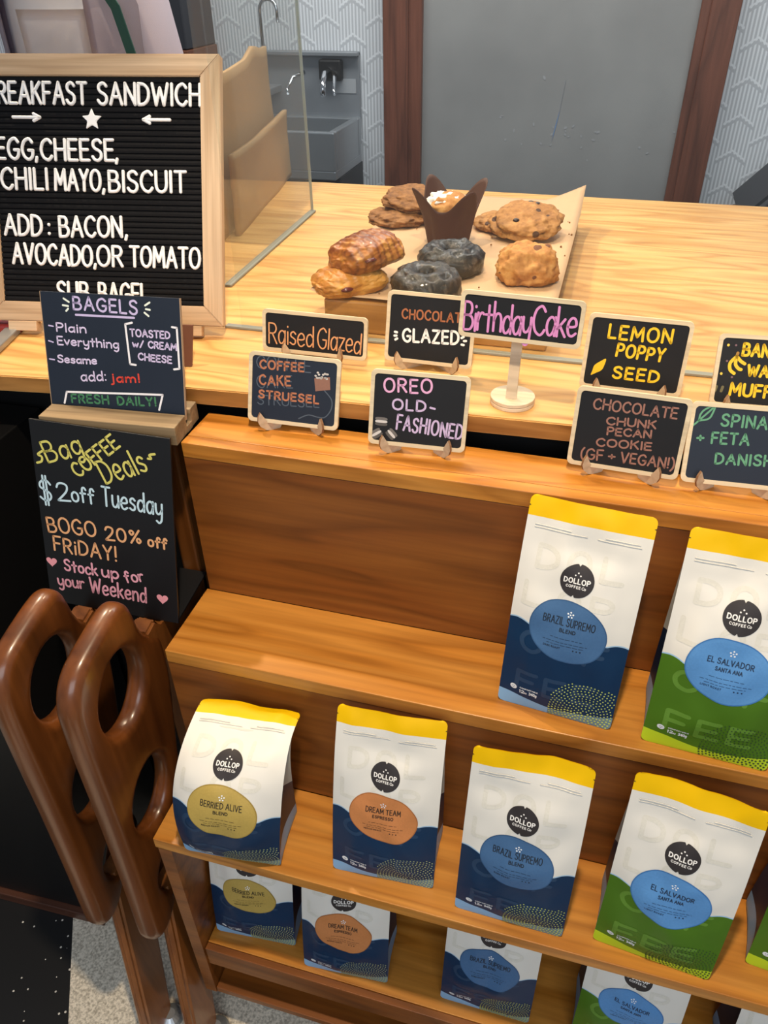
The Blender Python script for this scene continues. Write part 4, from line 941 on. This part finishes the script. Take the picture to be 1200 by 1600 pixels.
# ================================================================== pastries on the wooden riser
rs = empty('serving_board', (.265, .69, CZ), label='brown wooden riser board under the paper and pastries', cat='board')
bm = bmesh.new(); box(bm, -.165, .165, -.296, .30, .0003, RZ-CZ-.0012, bev=.003); obj('board', bm, M['riser_wood'], rs)
bm = bmesh.new(); NX, NY = 24, 40
def pp(u, v):
    x = -.185+.357*u; y = -.294+.614*v
    x += .012*(v-.5)*(1-2*u)*0; z = .0006+.0012*(1+noise.noise(Vector((u*4, v*5, 1.3))))*.6
    cu = max(0, (u-.80)/.20); cv = max(0, (v-.86)/.14)
    z += .030*(cu*cv)**1.0+.002*cu*cu+.004*max(0, (.06-v)/.06)
    z += .006*max(0, (.06-u)/.06)**2
    return Vector((x, y, z))
rows = [[bm.verts.new(pp(i/NX, j/NY)) for i in range(NX+1)] for j in range(NY+1)]
for a, b in zip(rows, rows[1:]):
    for i in range(NX): bm.faces.new((a[i], a[i+1], b[i+1], b[i])).smooth = True
r = bmesh.ops.extrude_face_region(bm, geom=list(bm.faces)); bmesh.ops.translate(bm, vec=(0, 0, .0005), verts=[v for v in r['geom'] if isinstance(v, bmesh.types.BMVert)])
bmesh.ops.recalc_face_normals(bm, faces=list(bm.faces))
pa = obj('parchment_sheet', bm, M['parchment']); pa.location = (.263, .69, RZ-.0008); tag(pa, 'brown parchment sheet with a curled corner under the pastries', 'paper')

def baked(name, c1, c2, c3, scale=30, spots=None, rough=.6, bump=.6, coat=0, stripes=None):
    m, nt, b = newmat(name)
    tc = N(nt, 'ShaderNodeTexCoord'); n = N(nt, 'ShaderNodeTexNoise'); n.inputs['Scale'].default_value = scale; n.inputs['Detail'].default_value = 8; n.inputs['Roughness'].default_value = .65; L(nt, tc.outputs['Object'], n.inputs['Vector'])
    r = N(nt, 'ShaderNodeValToRGB'); e = r.color_ramp.elements; e[0].position = .3; e[0].color = lin(c1); e[1].position = .7; e[1].color = lin(c3); k = e.new(.5); k.color = lin(c2); L(nt, n.outputs['Fac'], r.inputs[0]); out = r.outputs[0]
    if spots:
        v = N(nt, 'ShaderNodeTexVoronoi'); v.inputs['Scale'].default_value = spots[1]; L(nt, tc.outputs['Object'], v.inputs['Vector'])
        l = N(nt, 'ShaderNodeMath', operation='LESS_THAN'); l.inputs[1].default_value = spots[2]; L(nt, v.outputs['Distance'], l.inputs[0])
        mx = N(nt, 'ShaderNodeMix', data_type='RGBA'); L(nt, l.outputs[0], mx.inputs[0]); L(nt, out, mx.inputs[6]); mx.inputs[7].default_value = lin(spots[0]); out = mx.outputs[2]
    if stripes:
        mp = N(nt, 'ShaderNodeMapping'); mp.inputs['Rotation'].default_value = (0, 0, R(-6)); L(nt, tc.outputs['Object'], mp.inputs['Vector'])
        w = N(nt, 'ShaderNodeTexWave'); w.inputs['Scale'].default_value = stripes; w.inputs['Distortion'].default_value = 2.5; w.inputs['Detail'].default_value = 3; L(nt, mp.outputs[0], w.inputs['Vector'])
        mw = N(nt, 'ShaderNodeMix', data_type='RGBA', blend_type='MULTIPLY'); mw.inputs[0].default_value = .75
        rw = N(nt, 'ShaderNodeValToRGB'); rw.color_ramp.elements[0].color = (.42, .26, .16, 1); rw.color_ramp.elements[1].color = (1, 1, 1, 1); rw.color_ramp.elements[1].position = .6
        L(nt, w.outputs['Fac'], rw.inputs[0]); L(nt, out, mw.inputs[6]); L(nt, rw.outputs[0], mw.inputs[7]); out = mw.outputs[2]
    L(nt, out, b.inputs['Base Color']); b.inputs['Roughness'].default_value = rough; b.inputs['Coat Weight'].default_value = coat
    bp = N(nt, 'ShaderNodeBump'); bp.inputs['Strength'].default_value = bump; bp.inputs['Distance'].default_value = .003; L(nt, n.outputs['Fac'], bp.inputs['Height']); L(nt, bp.outputs['Normal'], b.inputs['Normal'])
    return m
M['cookie'] = baked('cookie', '#5f3916', '#8a5a2a', '#a87540', 70, None, .75, 1.0)
M['cookie_chip'] = baked('cookie_chip', '#7a4c1e', '#a87338', '#c08d50', 65, ('#4a2a14', 30, .18), .7, 1.0)
M['scone'] = baked('scone', '#8a5520', '#b87c3c', '#d09c58', 50, ('#6a3a18', 22, .14), .7, 1.0)
M['danish'] = baked('danish', '#9a5a1c', '#bd7d2c', '#d8a24e', 22, None, .45, .4, .1)
M['danish_top'] = baked('danish_top', '#7a3a14', '#a8641f', '#cf9440', 30, None, .4, .5, .2, stripes=26)
M['donut'] = baked('donut', '#100c09', '#1c1713', '#5e5248', 80, None, .38, 1.0, .25)
M['wrapper'] = plain('wrapper', '#4a2a1b', .65, bump=.2, bscale=40)
M['icing'] = baked('icing', '#d9c9bd', '#f3ece4', '#fbf8f4', 50, ('#c98f9a', 60, .2))
M['chip'] = plain('chip', '#2c170c', .35)
def blob(bm, rx, ry, rz, amp, fr, seed, flat=-.35, sub=5, power=2.0, fn=None):
    r = bmesh.ops.create_icosphere(bm, subdivisions=sub, radius=1.0)
    for v in r['verts']:
        n = v.co.normalized()
        d = 1+amp*noise.noise(n*fr+Vector((seed, seed*.3, 2)))+amp*.5*noise.noise(n*fr*2.7+Vector((seed, 1, seed)))+amp*.25*noise.noise(n*fr*6+Vector((1, 5, seed)))
        p = n
        if power != 2: 
            q = (abs(n.x)**power+abs(n.y)**power+abs(n.z)**2)**(-1/power); p = n*q
        p = p*d
        z = p.z
        if z < flat: z = flat+(z-flat)*.12
        v.co = Vector((p.x*rx, p.y*ry, (z-flat*1.08)*rz))
        if fn: v.co = fn(v.co)
    for f in bm.faces: f.smooth = True
PT = RZ+.0030
def pastry(name, label, cat, loc, rz, build, group='pastries on the parchment', tilt=(0, 0)):
    t = empty(name, loc, (tilt[0], tilt[1], rz), label, cat, group); build(t); return t
def cookie(rx, ry, h, seed, mat, chips=0):
    def f(t):
        bm = bmesh.new(); blob(bm, rx, ry, h, .15, 2.6, seed, -.4, 5, 2.4); obj('cookie_body', bm, M[mat], t)
        rnd = random.Random(seed)
        for k in range(chips):
            a = rnd.uniform(0, 2*PI); q = rnd.uniform(.25, .8); bm = bmesh.new(); blob(bm, .006, .005, .004, .2, 2, k, -.6, 2); o = obj('chocolate_chunk', bm, M['chip'], t); o.location = (rx*q*math.cos(a), ry*q*math.sin(a), h*(.42+math.sqrt(max(0, 1-q*q)))*.95-.002)
    return f
pastry('cookie', 'brown cookie lying flat at the back left of the parchment', 'cookie', (.107, .795, PT), .3, cookie(.055, .052, .014, 3, 'cookie'))
pastry('cookie', 'brown cookie leaning on top of another behind the paper cupped muffin', 'cookie', (.135, .835, PT+.024), .1, cookie(.063, .056, .015, 9, 'cookie'), tilt=(R(6), R(2)))
pastry('cookie', 'golden cookie half hidden between the muffin and the front right cookie', 'cookie', (.298, .800, PT), .5, cookie(.045, .045, .015, 15, 'cookie_chip'))
pastry('cookie', 'large chunky chocolate chip cookie at the back right of the parchment', 'cookie', (.350, .762, PT+.016), .2, cookie(.059, .054, .018, 21, 'cookie_chip', 3), tilt=(R(16), R(-3)))
def scone(t):
    bm = bmesh.new(); blob(bm, .047, .040, .036, .16, 2.6, 33, -.45, 5, 2.6); obj('crust', bm, M['scone'], t)
pastry('scone', 'lumpy golden scone at the front right of the parchment', 'scone', (.380, .535, PT), .1, scone)
def danish(seed, top, dd):
    def f(t):
        def ridg(co):
            s = co.x/.052
            rid = math.sin(co.x*514+co.y*60+noise.noise(co*26)*1.6)
            if co.z > .010: co.z += .0016*rid*(1-min(1, abs(co.y)/.052))
            return co
        bm = bmesh.new(); blob(bm, .055, dd[0], dd[1], .08, 2.0, seed, -.5, 6, 3.6, ridg); obj('crust', bm, M[top], t)
        bm = bmesh.new(); blob(bm, .010, .006, .004, .2, 2, seed, -.5, 3); o = obj('fruit_filling', bm, plain('filling', '#5a1c1c', .3), t); o.location = (-.022, -dd[0]*.97, dd[1]*.55)
    return f
pastry('danish_pastry', 'flaky danish pastry lying underneath at the front left', 'pastry', (.128, .434, PT), .75, danish(41, 'danish', (.040, .022)))
pastry('danish_pastry', 'glossy browned danish pastry resting on top of another one', 'pastry', (.148, .462, PT+.027), .95, danish(47, 'danish_top', (.044, .030)), tilt=(R(-8), R(-4)))
def donut(seed):
    def f(t):
        bm = bmesh.new(); A, B = 64, 32; Rm, rm = .0295, .0225; g_ = []
        for i in range(A):
            a = 2*PI*i/A; row = []
            for j in range(B):
                b = 2*PI*j/B; n = Vector((math.cos(b)*math.cos(a), math.cos(b)*math.sin(a), math.sin(b)))
                base = Vector((Rm*math.cos(a), Rm*math.sin(a), 0))
                c = base*30+n*1.3
                d = 1+.16*noise.noise(c*1.6+Vector((seed, 0, 0)))+.12*noise.noise(c*3.6+Vector((0, seed, 0)))+.06*noise.noise(c*9)
                crack = .24*math.exp(-((b-PI*.36)/.13)**2)*(1+.5*math.sin(a*9+seed))
                q = rm*(d-crack)
                p = base+Vector((n.x*q, n.y*q, n.z*q*1.08))
                if p.z < -.014: p.z = -.014+(p.z+.014)*.1
                row.append(bm.verts.new(p+Vector((0, 0, .0150))))
            g_.append(row)
        for i in range(A):
            for j in range(B): bm.faces.new((g_[i][j], g_[(i+1) % A][j], g_[(i+1) % A][(j+1) % B], g_[i][(j+1) % B])).smooth = True
        obj('glazed_ring', bm, M['donut'], t)
    return f
pastry('donut', 'black glazed cracked old-fashioned donut, the nearer of the two', 'donut', (.245, .436, PT), .4, donut(3))
pastry('donut', 'black glazed cracked old-fashioned donut, the one against the muffin wrapper', 'donut', (.259, .552, PT), 1.6, donut(8))
def muffin(t):
    bm = bmesh.new(); A = 72; prev = None; prev2 = None
    hs = [0, .02, .04, .055, .07, .085, .10, 1]
    def prof(a, s, off):
        pk = .5+.5*math.cos(4*a-.9)
        top = .060+.036*pk**1.5
        z = s*top
        rr = .035+.22*z+.28*max(0, z-.045)*pk+.0022*math.cos(a*8)*(1-s*.5)+off
        return Vector((rr*math.cos(a), rr*math.sin(a), z+.0005))
    rows = []
    for s in [i/14 for i in range(15)]: rows.append([bm.verts.new(prof(2*PI*k/A, s, 0)) for k in range(A)])
    rin = []
    for s in [i/14 for i in range(14, -1, -1)]: rin.append([bm.verts.new(prof(2*PI*k/A, s, -.0012)) for k in range(A)])
    allr = rows+rin
    for a, b in zip(allr, allr[1:]):
        for k in range(A): bm.faces.new((a[k], a[(k+1) % A], b[(k+1) % A], b[k])).smooth = True
    bm.faces.new(rows[0][::-1])
    obj('paper_wrapper', bm, M['wrapper'], t)
    bm = bmesh.new(); blob(bm, .039, .039, .022, .12, 3, 5, -.6, 4); o = obj('cake_top', bm, M['scone'], t); o.location = (0, 0, .045)
    bm = bmesh.new(); blob(bm, .034, .030, .016, .25, 3, 9, -.2, 4); o = obj('icing', bm, M['icing'], t); o.location = (-.006, .004, .062)
pastry('muffin', 'iced muffin in a pointed dark brown paper wrapper', 'muffin', (.226, .690, PT), .5, muffin)
random.seed(21)
bm = bmesh.new()
for k in range(60):
    x, y = random.uniform(.10, .43), random.uniform(.42, .9); s = random.uniform(.0008, .0022)
    r = bmesh.ops.create_icosphere(bm, subdivisions=1, radius=s)
    for v in r['verts']: v.co += Vector((x, y, RZ+.0030+s*.4))
cr = obj('crumbs', bm, M['cookie']); tag(cr, 'loose pastry crumbs scattered over the parchment sheet', 'crumbs', kind='stuff')

# kraft paper bags standing left of the side glass
def kraft(label, loc, rz, outline, bend, lean=0.0):
    bm = bmesh.new()
    NXk, NZk = 30, 14
    def e(u, v):
        y = outline[0][0]+(outline[1][0]-outline[0][0])*u; top = outline[2][0]*(1-u)+outline[2][1]*u
        top += outline[2][2]*math.sin(PI*u)+(.016*max(0, 1-abs(u-.74)/.16) if outline[2][0] > .2 else 0)
        z = top*v
        return Vector((bend*math.sin(u*PI*1.5)*(.3+.7*v)+lean*v+.004*noise.noise(Vector((u*3, v*3, bend*99))), y, z))
    a = [[bm.verts.new(e(i/NXk, j/NZk)) for i in range(NXk+1)] for j in range(NZk+1)]
    for p, q in zip(a, a[1:]):
        for i in range(NXk): bm.faces.new((p[i], p[i+1], q[i+1], q[i])).smooth = True
    r = bmesh.ops.extrude_face_region(bm, geom=list(bm.faces)); bmesh.ops.translate(bm, vec=(-.010, 0, 0), verts=[v for v in r['geom'] if isinstance(v, bmesh.types.BMVert)])
    bmesh.ops.recalc_face_normals(bm, faces=list(bm.faces))
    o = obj('kraft_paper_bag', bm, M['kraft']); o.location = loc; o.rotation_euler = (0, 0, rz); tag(o, label, 'paper bag', 'kraft paper bags behind the glass'); return o
kraft('tall kraft paper bag, the one reaching highest behind the side glass', (-.240, .76, CZ+.0005), R(9.5), ((0, 0), (.535, 0), (.275, .285, .0)), .006, -.004)
kraft('low folded kraft paper bag standing nearest the side glass', (-.222, .80, CZ+.0005), R(9.5), ((0, 0), (.515, 0), (.15, .150, .0)), .005, .003)

# ================================================================== back of house
sk = empty('hand_sink', (-.69, WY, FZ), label='stainless steel wall sink with a lever tap on the patterned wall', cat='sink')
bm = bmesh.new(); box(bm, -.27, .14, -.016, -.001, 1.06, 1.30, bev=.004); box(bm, -.27, .14, -.045, -.001, 1.285, 1.30, bev=.003); obj('backsplash', bm, M['steel_dull'], sk)
bm = bmesh.new()
for q in ((-.27, .14, -.36, -.33, .93, 1.07), (-.27, .14, -.05, -.012, .93, 1.07), (-.27, -.24, -.33, -.05, .93, 1.07), (.11, .14, -.33, -.05, .93, 1.07), (-.27, .14, -.36, -.012, .90, .935)): box(bm, *q, bev=.005)
obj('basin', bm, M['steel'], sk)
bm = bmesh.new(); box(bm, -.27, .14, -.30, -.001, .25, .90, bev=.003); obj('apron_panel', bm, M['dark_grey'], sk)
tp = empty('tap'); tp.parent = sk
bm = bmesh.new(); box(bm, -.02, .075, -.05, -.016, 1.20, 1.275, bev=.008); obj('tap_plate', bm, M['black_plastic'], tp)
bm = bmesh.new(); tube(bm, [(.02, -.05, 1.235), (.02, -.09, 1.23), (.025, -.13, 1.20), (.03, -.15, 1.16)], [.013, .012, .011, .010]); obj('spout', bm, M['chrome'], tp)
for hx in (.065, -.13):
    bm = bmesh.new(); tube(bm, [(hx*.6, -.05, 1.23), (hx*.9, -.085, 1.215), (hx, -.12, 1.18), (hx+.01, -.14, 1.165)], [.008, .008, .006, .005]); obj('lever', bm, M['chrome'], tp)
bm = bmesh.new(); box(bm, .035, .125, -.0185, -.016, 1.155, 1.205); obj('notice_plate', bm, plain('notice', '#9fa3a8', .5), sk)
gt_ = empty('gooseneck_tap', (-.225, -.10, 1.18)); gt_.parent = sk
bm = bmesh.new(); tube(bm, [(0, 0, 0), (0, 0, .26)]+[(.035-.035*math.cos(a), 0, .26+.035*math.sin(a)) for a in [PI*k/8 for k in range(1, 9)]]+[(.07, 0, .22)], .007); obj('spout', bm, M['chrome'], gt_)
bm = bmesh.new(); box(bm, -.03, .03, -.03, .085, -.025, 0, bev=.003); obj('wall_bracket', bm, M['steel_dull'], gt_)
bn = empty('refuse_bin', (1.16, 2.42, FZ), label='dark grey bin by the patterned wall at the right picture edge', cat='bin')
bm = bmesh.new(); prism(bm, [(-.18, 0), (.18, 0), (.24, .86), (-.24, .86)], (0, .34, 0), origin=(0, -.17, 0)); bmesh.ops.recalc_face_normals(bm, faces=list(bm.faces)); bmesh.ops.bevel(bm, geom=list(bm.edges), offset=.02, segments=3, affect='EDGES'); obj('body', bm, M['dark_grey'], bn)
bm = bmesh.new(); prism(bm, [(-.26, .861), (.26, .861), (.20, 1.02), (-.12, 1.02)], (0, .37, 0), origin=(0, -.185, 0)); bmesh.ops.recalc_face_normals(bm, faces=list(bm.faces)); bmesh.ops.bevel(bm, geom=list(bm.edges), offset=.02, segments=3, affect='EDGES'); obj('lid', bm, M['dark_grey'], bn)
cs = empty('wall_cabinet', (-1.30, WY, .66), label='dark grey wall cabinet with pale lettering behind the person', cat='cabinet')
bm = bmesh.new(); box(bm, -.30, .135, -.25, -.001, 0.04, .8, bev=.004); obj('body', bm, M['dark_grey'], cs)
bm = bmesh.new(); box(bm, -.30, .14, -.26, -.001, 0.0, .038, bev=.003); obj('shelf_edge', bm, M['brown_card'], cs)
bm = bmesh.new(); draw(bm, flatten(text_strokes('DOL', (-.062, .165), (.062, .165), .048, .3)), .005, lambda x, z, q=0: Vector((x, -.2508, z))); obj('lettering', bm, ink('#8f949b'), cs)

# small things under the letter board
bm = bmesh.new(); box(bm, -.09, .09, -.09, .09, 0, .012, bev=.003); o = obj('red_tray', bm, M['red']); o.location = (-.455, .335, CZ+.0004); o.rotation_euler = (0, 0, R(14)); tag(o, 'dark red tray on the counter at the left picture edge', 'tray')
bm = bmesh.new(); box(bm, -.011, .011, -.07, .07, 0, .010, bev=.002); o = obj('steel_rail', bm, M['steel']); o.location = (-.352, .245, CZ+.0004); o.rotation_euler = (0, 0, R(14)); tag(o, 'steel strip on the counter under the letter board corner', 'rail')
bm = bmesh.new(); prism(bm, [(-.02, 0), (.02, 0), (.02, .056), (-.02, .056)], (0, .0025, 0), ey=(0, .5, .866)); bmesh.ops.recalc_face_normals(bm, faces=list(bm.faces)); o = obj('card_holder', bm, M['brown_card']); o.location = (-.058, .225, CZ+.001); o.rotation_euler = (0, 0, R(8)); tag(o, 'small brown card leaning behind the BAGELS panel', 'card')

# ================================================================== person behind the counter
PX, PY = -.640, 1.03
ps = empty('person', (PX, PY, FZ+.14), label='person in a white pocket T-shirt, open mauve overshirt and green strap', cat='person'); ps.scale = (.8, 1, 1)
def skinned(name, verts, edges, radii, mat, sub=2, root=0):
    me = bpy.data.meshes.new(name); me.from_pydata(verts, edges, []); o = bpy.data.objects.new(name, me); COL.objects.link(o)
    md = o.modifiers.new('skin', 'SKIN'); md.use_smooth_shade = True
    for i, v in enumerate(me.skin_vertices[0].data):
        v.radius = radii[i] if isinstance(radii[i], tuple) else (radii[i], radii[i]); v.use_root = (i == root)
    ss = o.modifiers.new('sub', 'SUBSURF'); ss.levels = sub; ss.render_levels = sub
    me.materials.append(mat); o.parent = ps; return o
bv, be, br = [], [], []
def jn(p, r, link=None):
    bv.append(p); br.append(r)
    if link is not None: be.append((link, len(bv)-1))
    return len(bv)-1
pel = jn((0, 0, .98), (.15, .10)); wai = jn((0, -.01, 1.15), (.135, .09), pel); che = jn((0, -.01, 1.36), (.16, .10), wai); nck = jn((0, .01, 1.53), (.06, .06), che); nk2 = jn((0, 0, 1.60), (.055, .055), nck)
hd = jn((0, -.01, 1.68), (.07, .085), nk2); hd2 = jn((0, -.01, 1.76), (.078, .095), hd); hd3 = jn((0, 0, 1.83), (.06, .075), hd2)
for sx in (-1, 1):
    shd = jn((sx*.16, .01, 1.45), (.040, .040), che); elb = jn((sx*.215, .02, 1.18), (.038, .038), shd); wr = jn((sx*.24, -.04, .94), (.028, .028), elb); pm = jn((sx*.25, -.055, .87), (.034, .02), wr)
    for q, (dy, ln) in enumerate(((-.03, .075), (-.011, .085), (.009, .08), (.026, .065))):
        a = jn((sx*.25, -.055+dy, .835), .009, pm); b_ = jn((sx*.244, -.06+dy*1.1, .835-ln*.55), .0085, a); jn((sx*.234, -.062+dy*1.1, .835-ln), .0075, b_)
    a = jn((sx*.238, -.09, .875), .010, pm); jn((sx*.225, -.108, .84), .0085, a)
    hip = jn((sx*.095, 0, .90), (.085, .085), pel); kn = jn((sx*.105, -.01, .50), (.058, .058), hip); an = jn((sx*.11, .02, .09), (.040, .040), kn); jn((sx*.115, -.11, .04), (.042, .032), an)
skinned('body', bv, be, br, M['skin'])
def loft(name, secs, mat, A=40, a0=0.0, a1=2*PI, thick=.003, closed=True, wr=.004, sd=0):
    bm = bmesh.new(); rows = []
    for z, rx, ry, cx, cy in secs:
        row = []
        for k in range(A+(0 if closed else 1)):
            a = a0+(a1-a0)*k/A
            w = 1+wr*8*noise.noise(Vector((math.cos(a)*2+sd, math.sin(a)*2, z*7)))
            row.append(bm.verts.new((cx+rx*w*math.copysign(abs(math.cos(a))**.85, math.cos(a)), cy+ry*w*math.sin(a), z)))
        rows.append(row)
    for p, q in zip(rows, rows[1:]):
        m_ = len(p)
        for k in range(m_ if closed else m_-1): bm.faces.new((p[k], p[(k+1) % m_], q[(k+1) % m_], q[k])).smooth = True
    r = bmesh.ops.solidify(bm, geom=list(bm.faces), thickness=thick)
    return obj(name, bm, mat, ps)
loft('t_shirt', [(.92, .185, .125, 0, 0), (1.1, .175, .120, 0, 0), (1.3, .185, .128, 0, -.005), (1.42, .185, .122, 0, 0), (1.50, .12, .085, 0, .01), (1.53, .078, .07, 0, .01)], M['shirt_white'], sd=1)
bm = bmesh.new()
def chestpt(x, z, off): return Vector((x, -.126-off+.5*x*x+.004*noise.noise(Vector((x*12, z*12, 0))), z))
prs = [[bm.verts.new(chestpt(-.072+.186*i/8, 1.24+.158*j/8, .006)) for i in range(9)] for j in range(9)]
for p, q in zip(prs, prs[1:]):
    for i in range(8): bm.faces.new((p[i], p[i+1], q[i+1], q[i])).smooth = True
bmesh.ops.solidify(bm, geom=list(bm.faces), thickness=.002)
obj('pocket', bm, M['shirt_white'], ps)
OS = [(.86, .235, .150, 0, .01), (1.1, .222, .148, 0, .008), (1.25, .212, .150, 0, .004), (1.40, .218, .148, 0, .004), (1.47, .20, .13, 0, .006), (1.52, .14, .105, 0, .012), (1.56, .095, .085, 0, .015)]
loft('overshirt', OS, M['overshirt'], A=60, a0=-PI/2+.50, a1=1.5*PI-.567, closed=False, thick=.005, sd=4)
for sx in (-1, 1):
    bm = bmesh.new(); tube(bm, [(sx*.13, .01, 1.49), (sx*.170, .012, 1.42), (sx*.205, .02, 1.25), (sx*.218, .01, 1.1), (sx*.235, -.03, .97)], [.055, .066, .062, .057, .050], 18); obj('sleeve', bm, M['overshirt'], ps)
    bm = bmesh.new(); tube(bm, [(sx*.09, 0, .95), (sx*.098, 0, .75), (sx*.105, -.01, .5), (sx*.11, .01, .25), (sx*.11, .02, .06)], [.115, .10, .082, .072, .068], 18); obj('trouser_leg', bm, M['trousers'], ps)
    bm = bmesh.new(); blob(bm, .048, .13, .06, .02, 2, 3, -.5, 4); o = obj('shoe', bm, M['black_plastic'], ps); o.location = (sx*.115, -.05, .0)
    bm = bmesh.new(); bmesh.ops.create_icosphere(bm, subdivisions=3, radius=.011); o = obj('eye', bm, M['eye'], ps); o.location = (sx*.032, -.097, 1.745)
    bm = bmesh.new(); blob(bm, .012, .02, .032, .1, 2, 4, -1, 3); o = obj('ear', bm, M['skin'], ps); o.location = (sx*.082, .0, 1.70)
bm = bmesh.new(); blob(bm, .013, .02, .026, .05, 2, 4, -1, 3); o = obj('nose', bm, M['skin'], ps); o.location = (0, -.108, 1.685)
bm = bmesh.new(); blob(bm, .026, .008, .007, .05, 2, 4, -1, 3); o = obj('mouth', bm, plain('lips', '#8f4e45', .5), ps); o.location = (0, -.096, 1.655)
bm = bmesh.new(); blob(bm, .090, .108, .085, .05, 3, 6, -.45, 4); o = obj('hair', bm, M['hair'], ps); o.location = (0, .018, 1.745)
bm = bmesh.new()
pts = [(.09, -.075, 1.54), (.155, -.122, 1.46), (.190, -.106, 1.40), (.208, -.088, 1.28), (.225, -.07, 1.1), (.242, -.03, .95)]
prev = None
for i, p in enumerate(pts):
    p = Vector(p); s = Vector((.012, 0, .003)); d = Vector((0, -.003, 0))
    row = [bm.verts.new(p-s), bm.verts.new(p+s), bm.verts.new(p+s+d), bm.verts.new(p-s+d)]
    if prev:
        for k in range(4): bm.faces.new((prev[k], prev[(k+1) % 4], row[(k+1) % 4], row[k]))
    prev = row
bmesh.ops.recalc_face_normals(bm, faces=list(bm.faces))
obj('shoulder_strap', bm, M['strap'], ps)
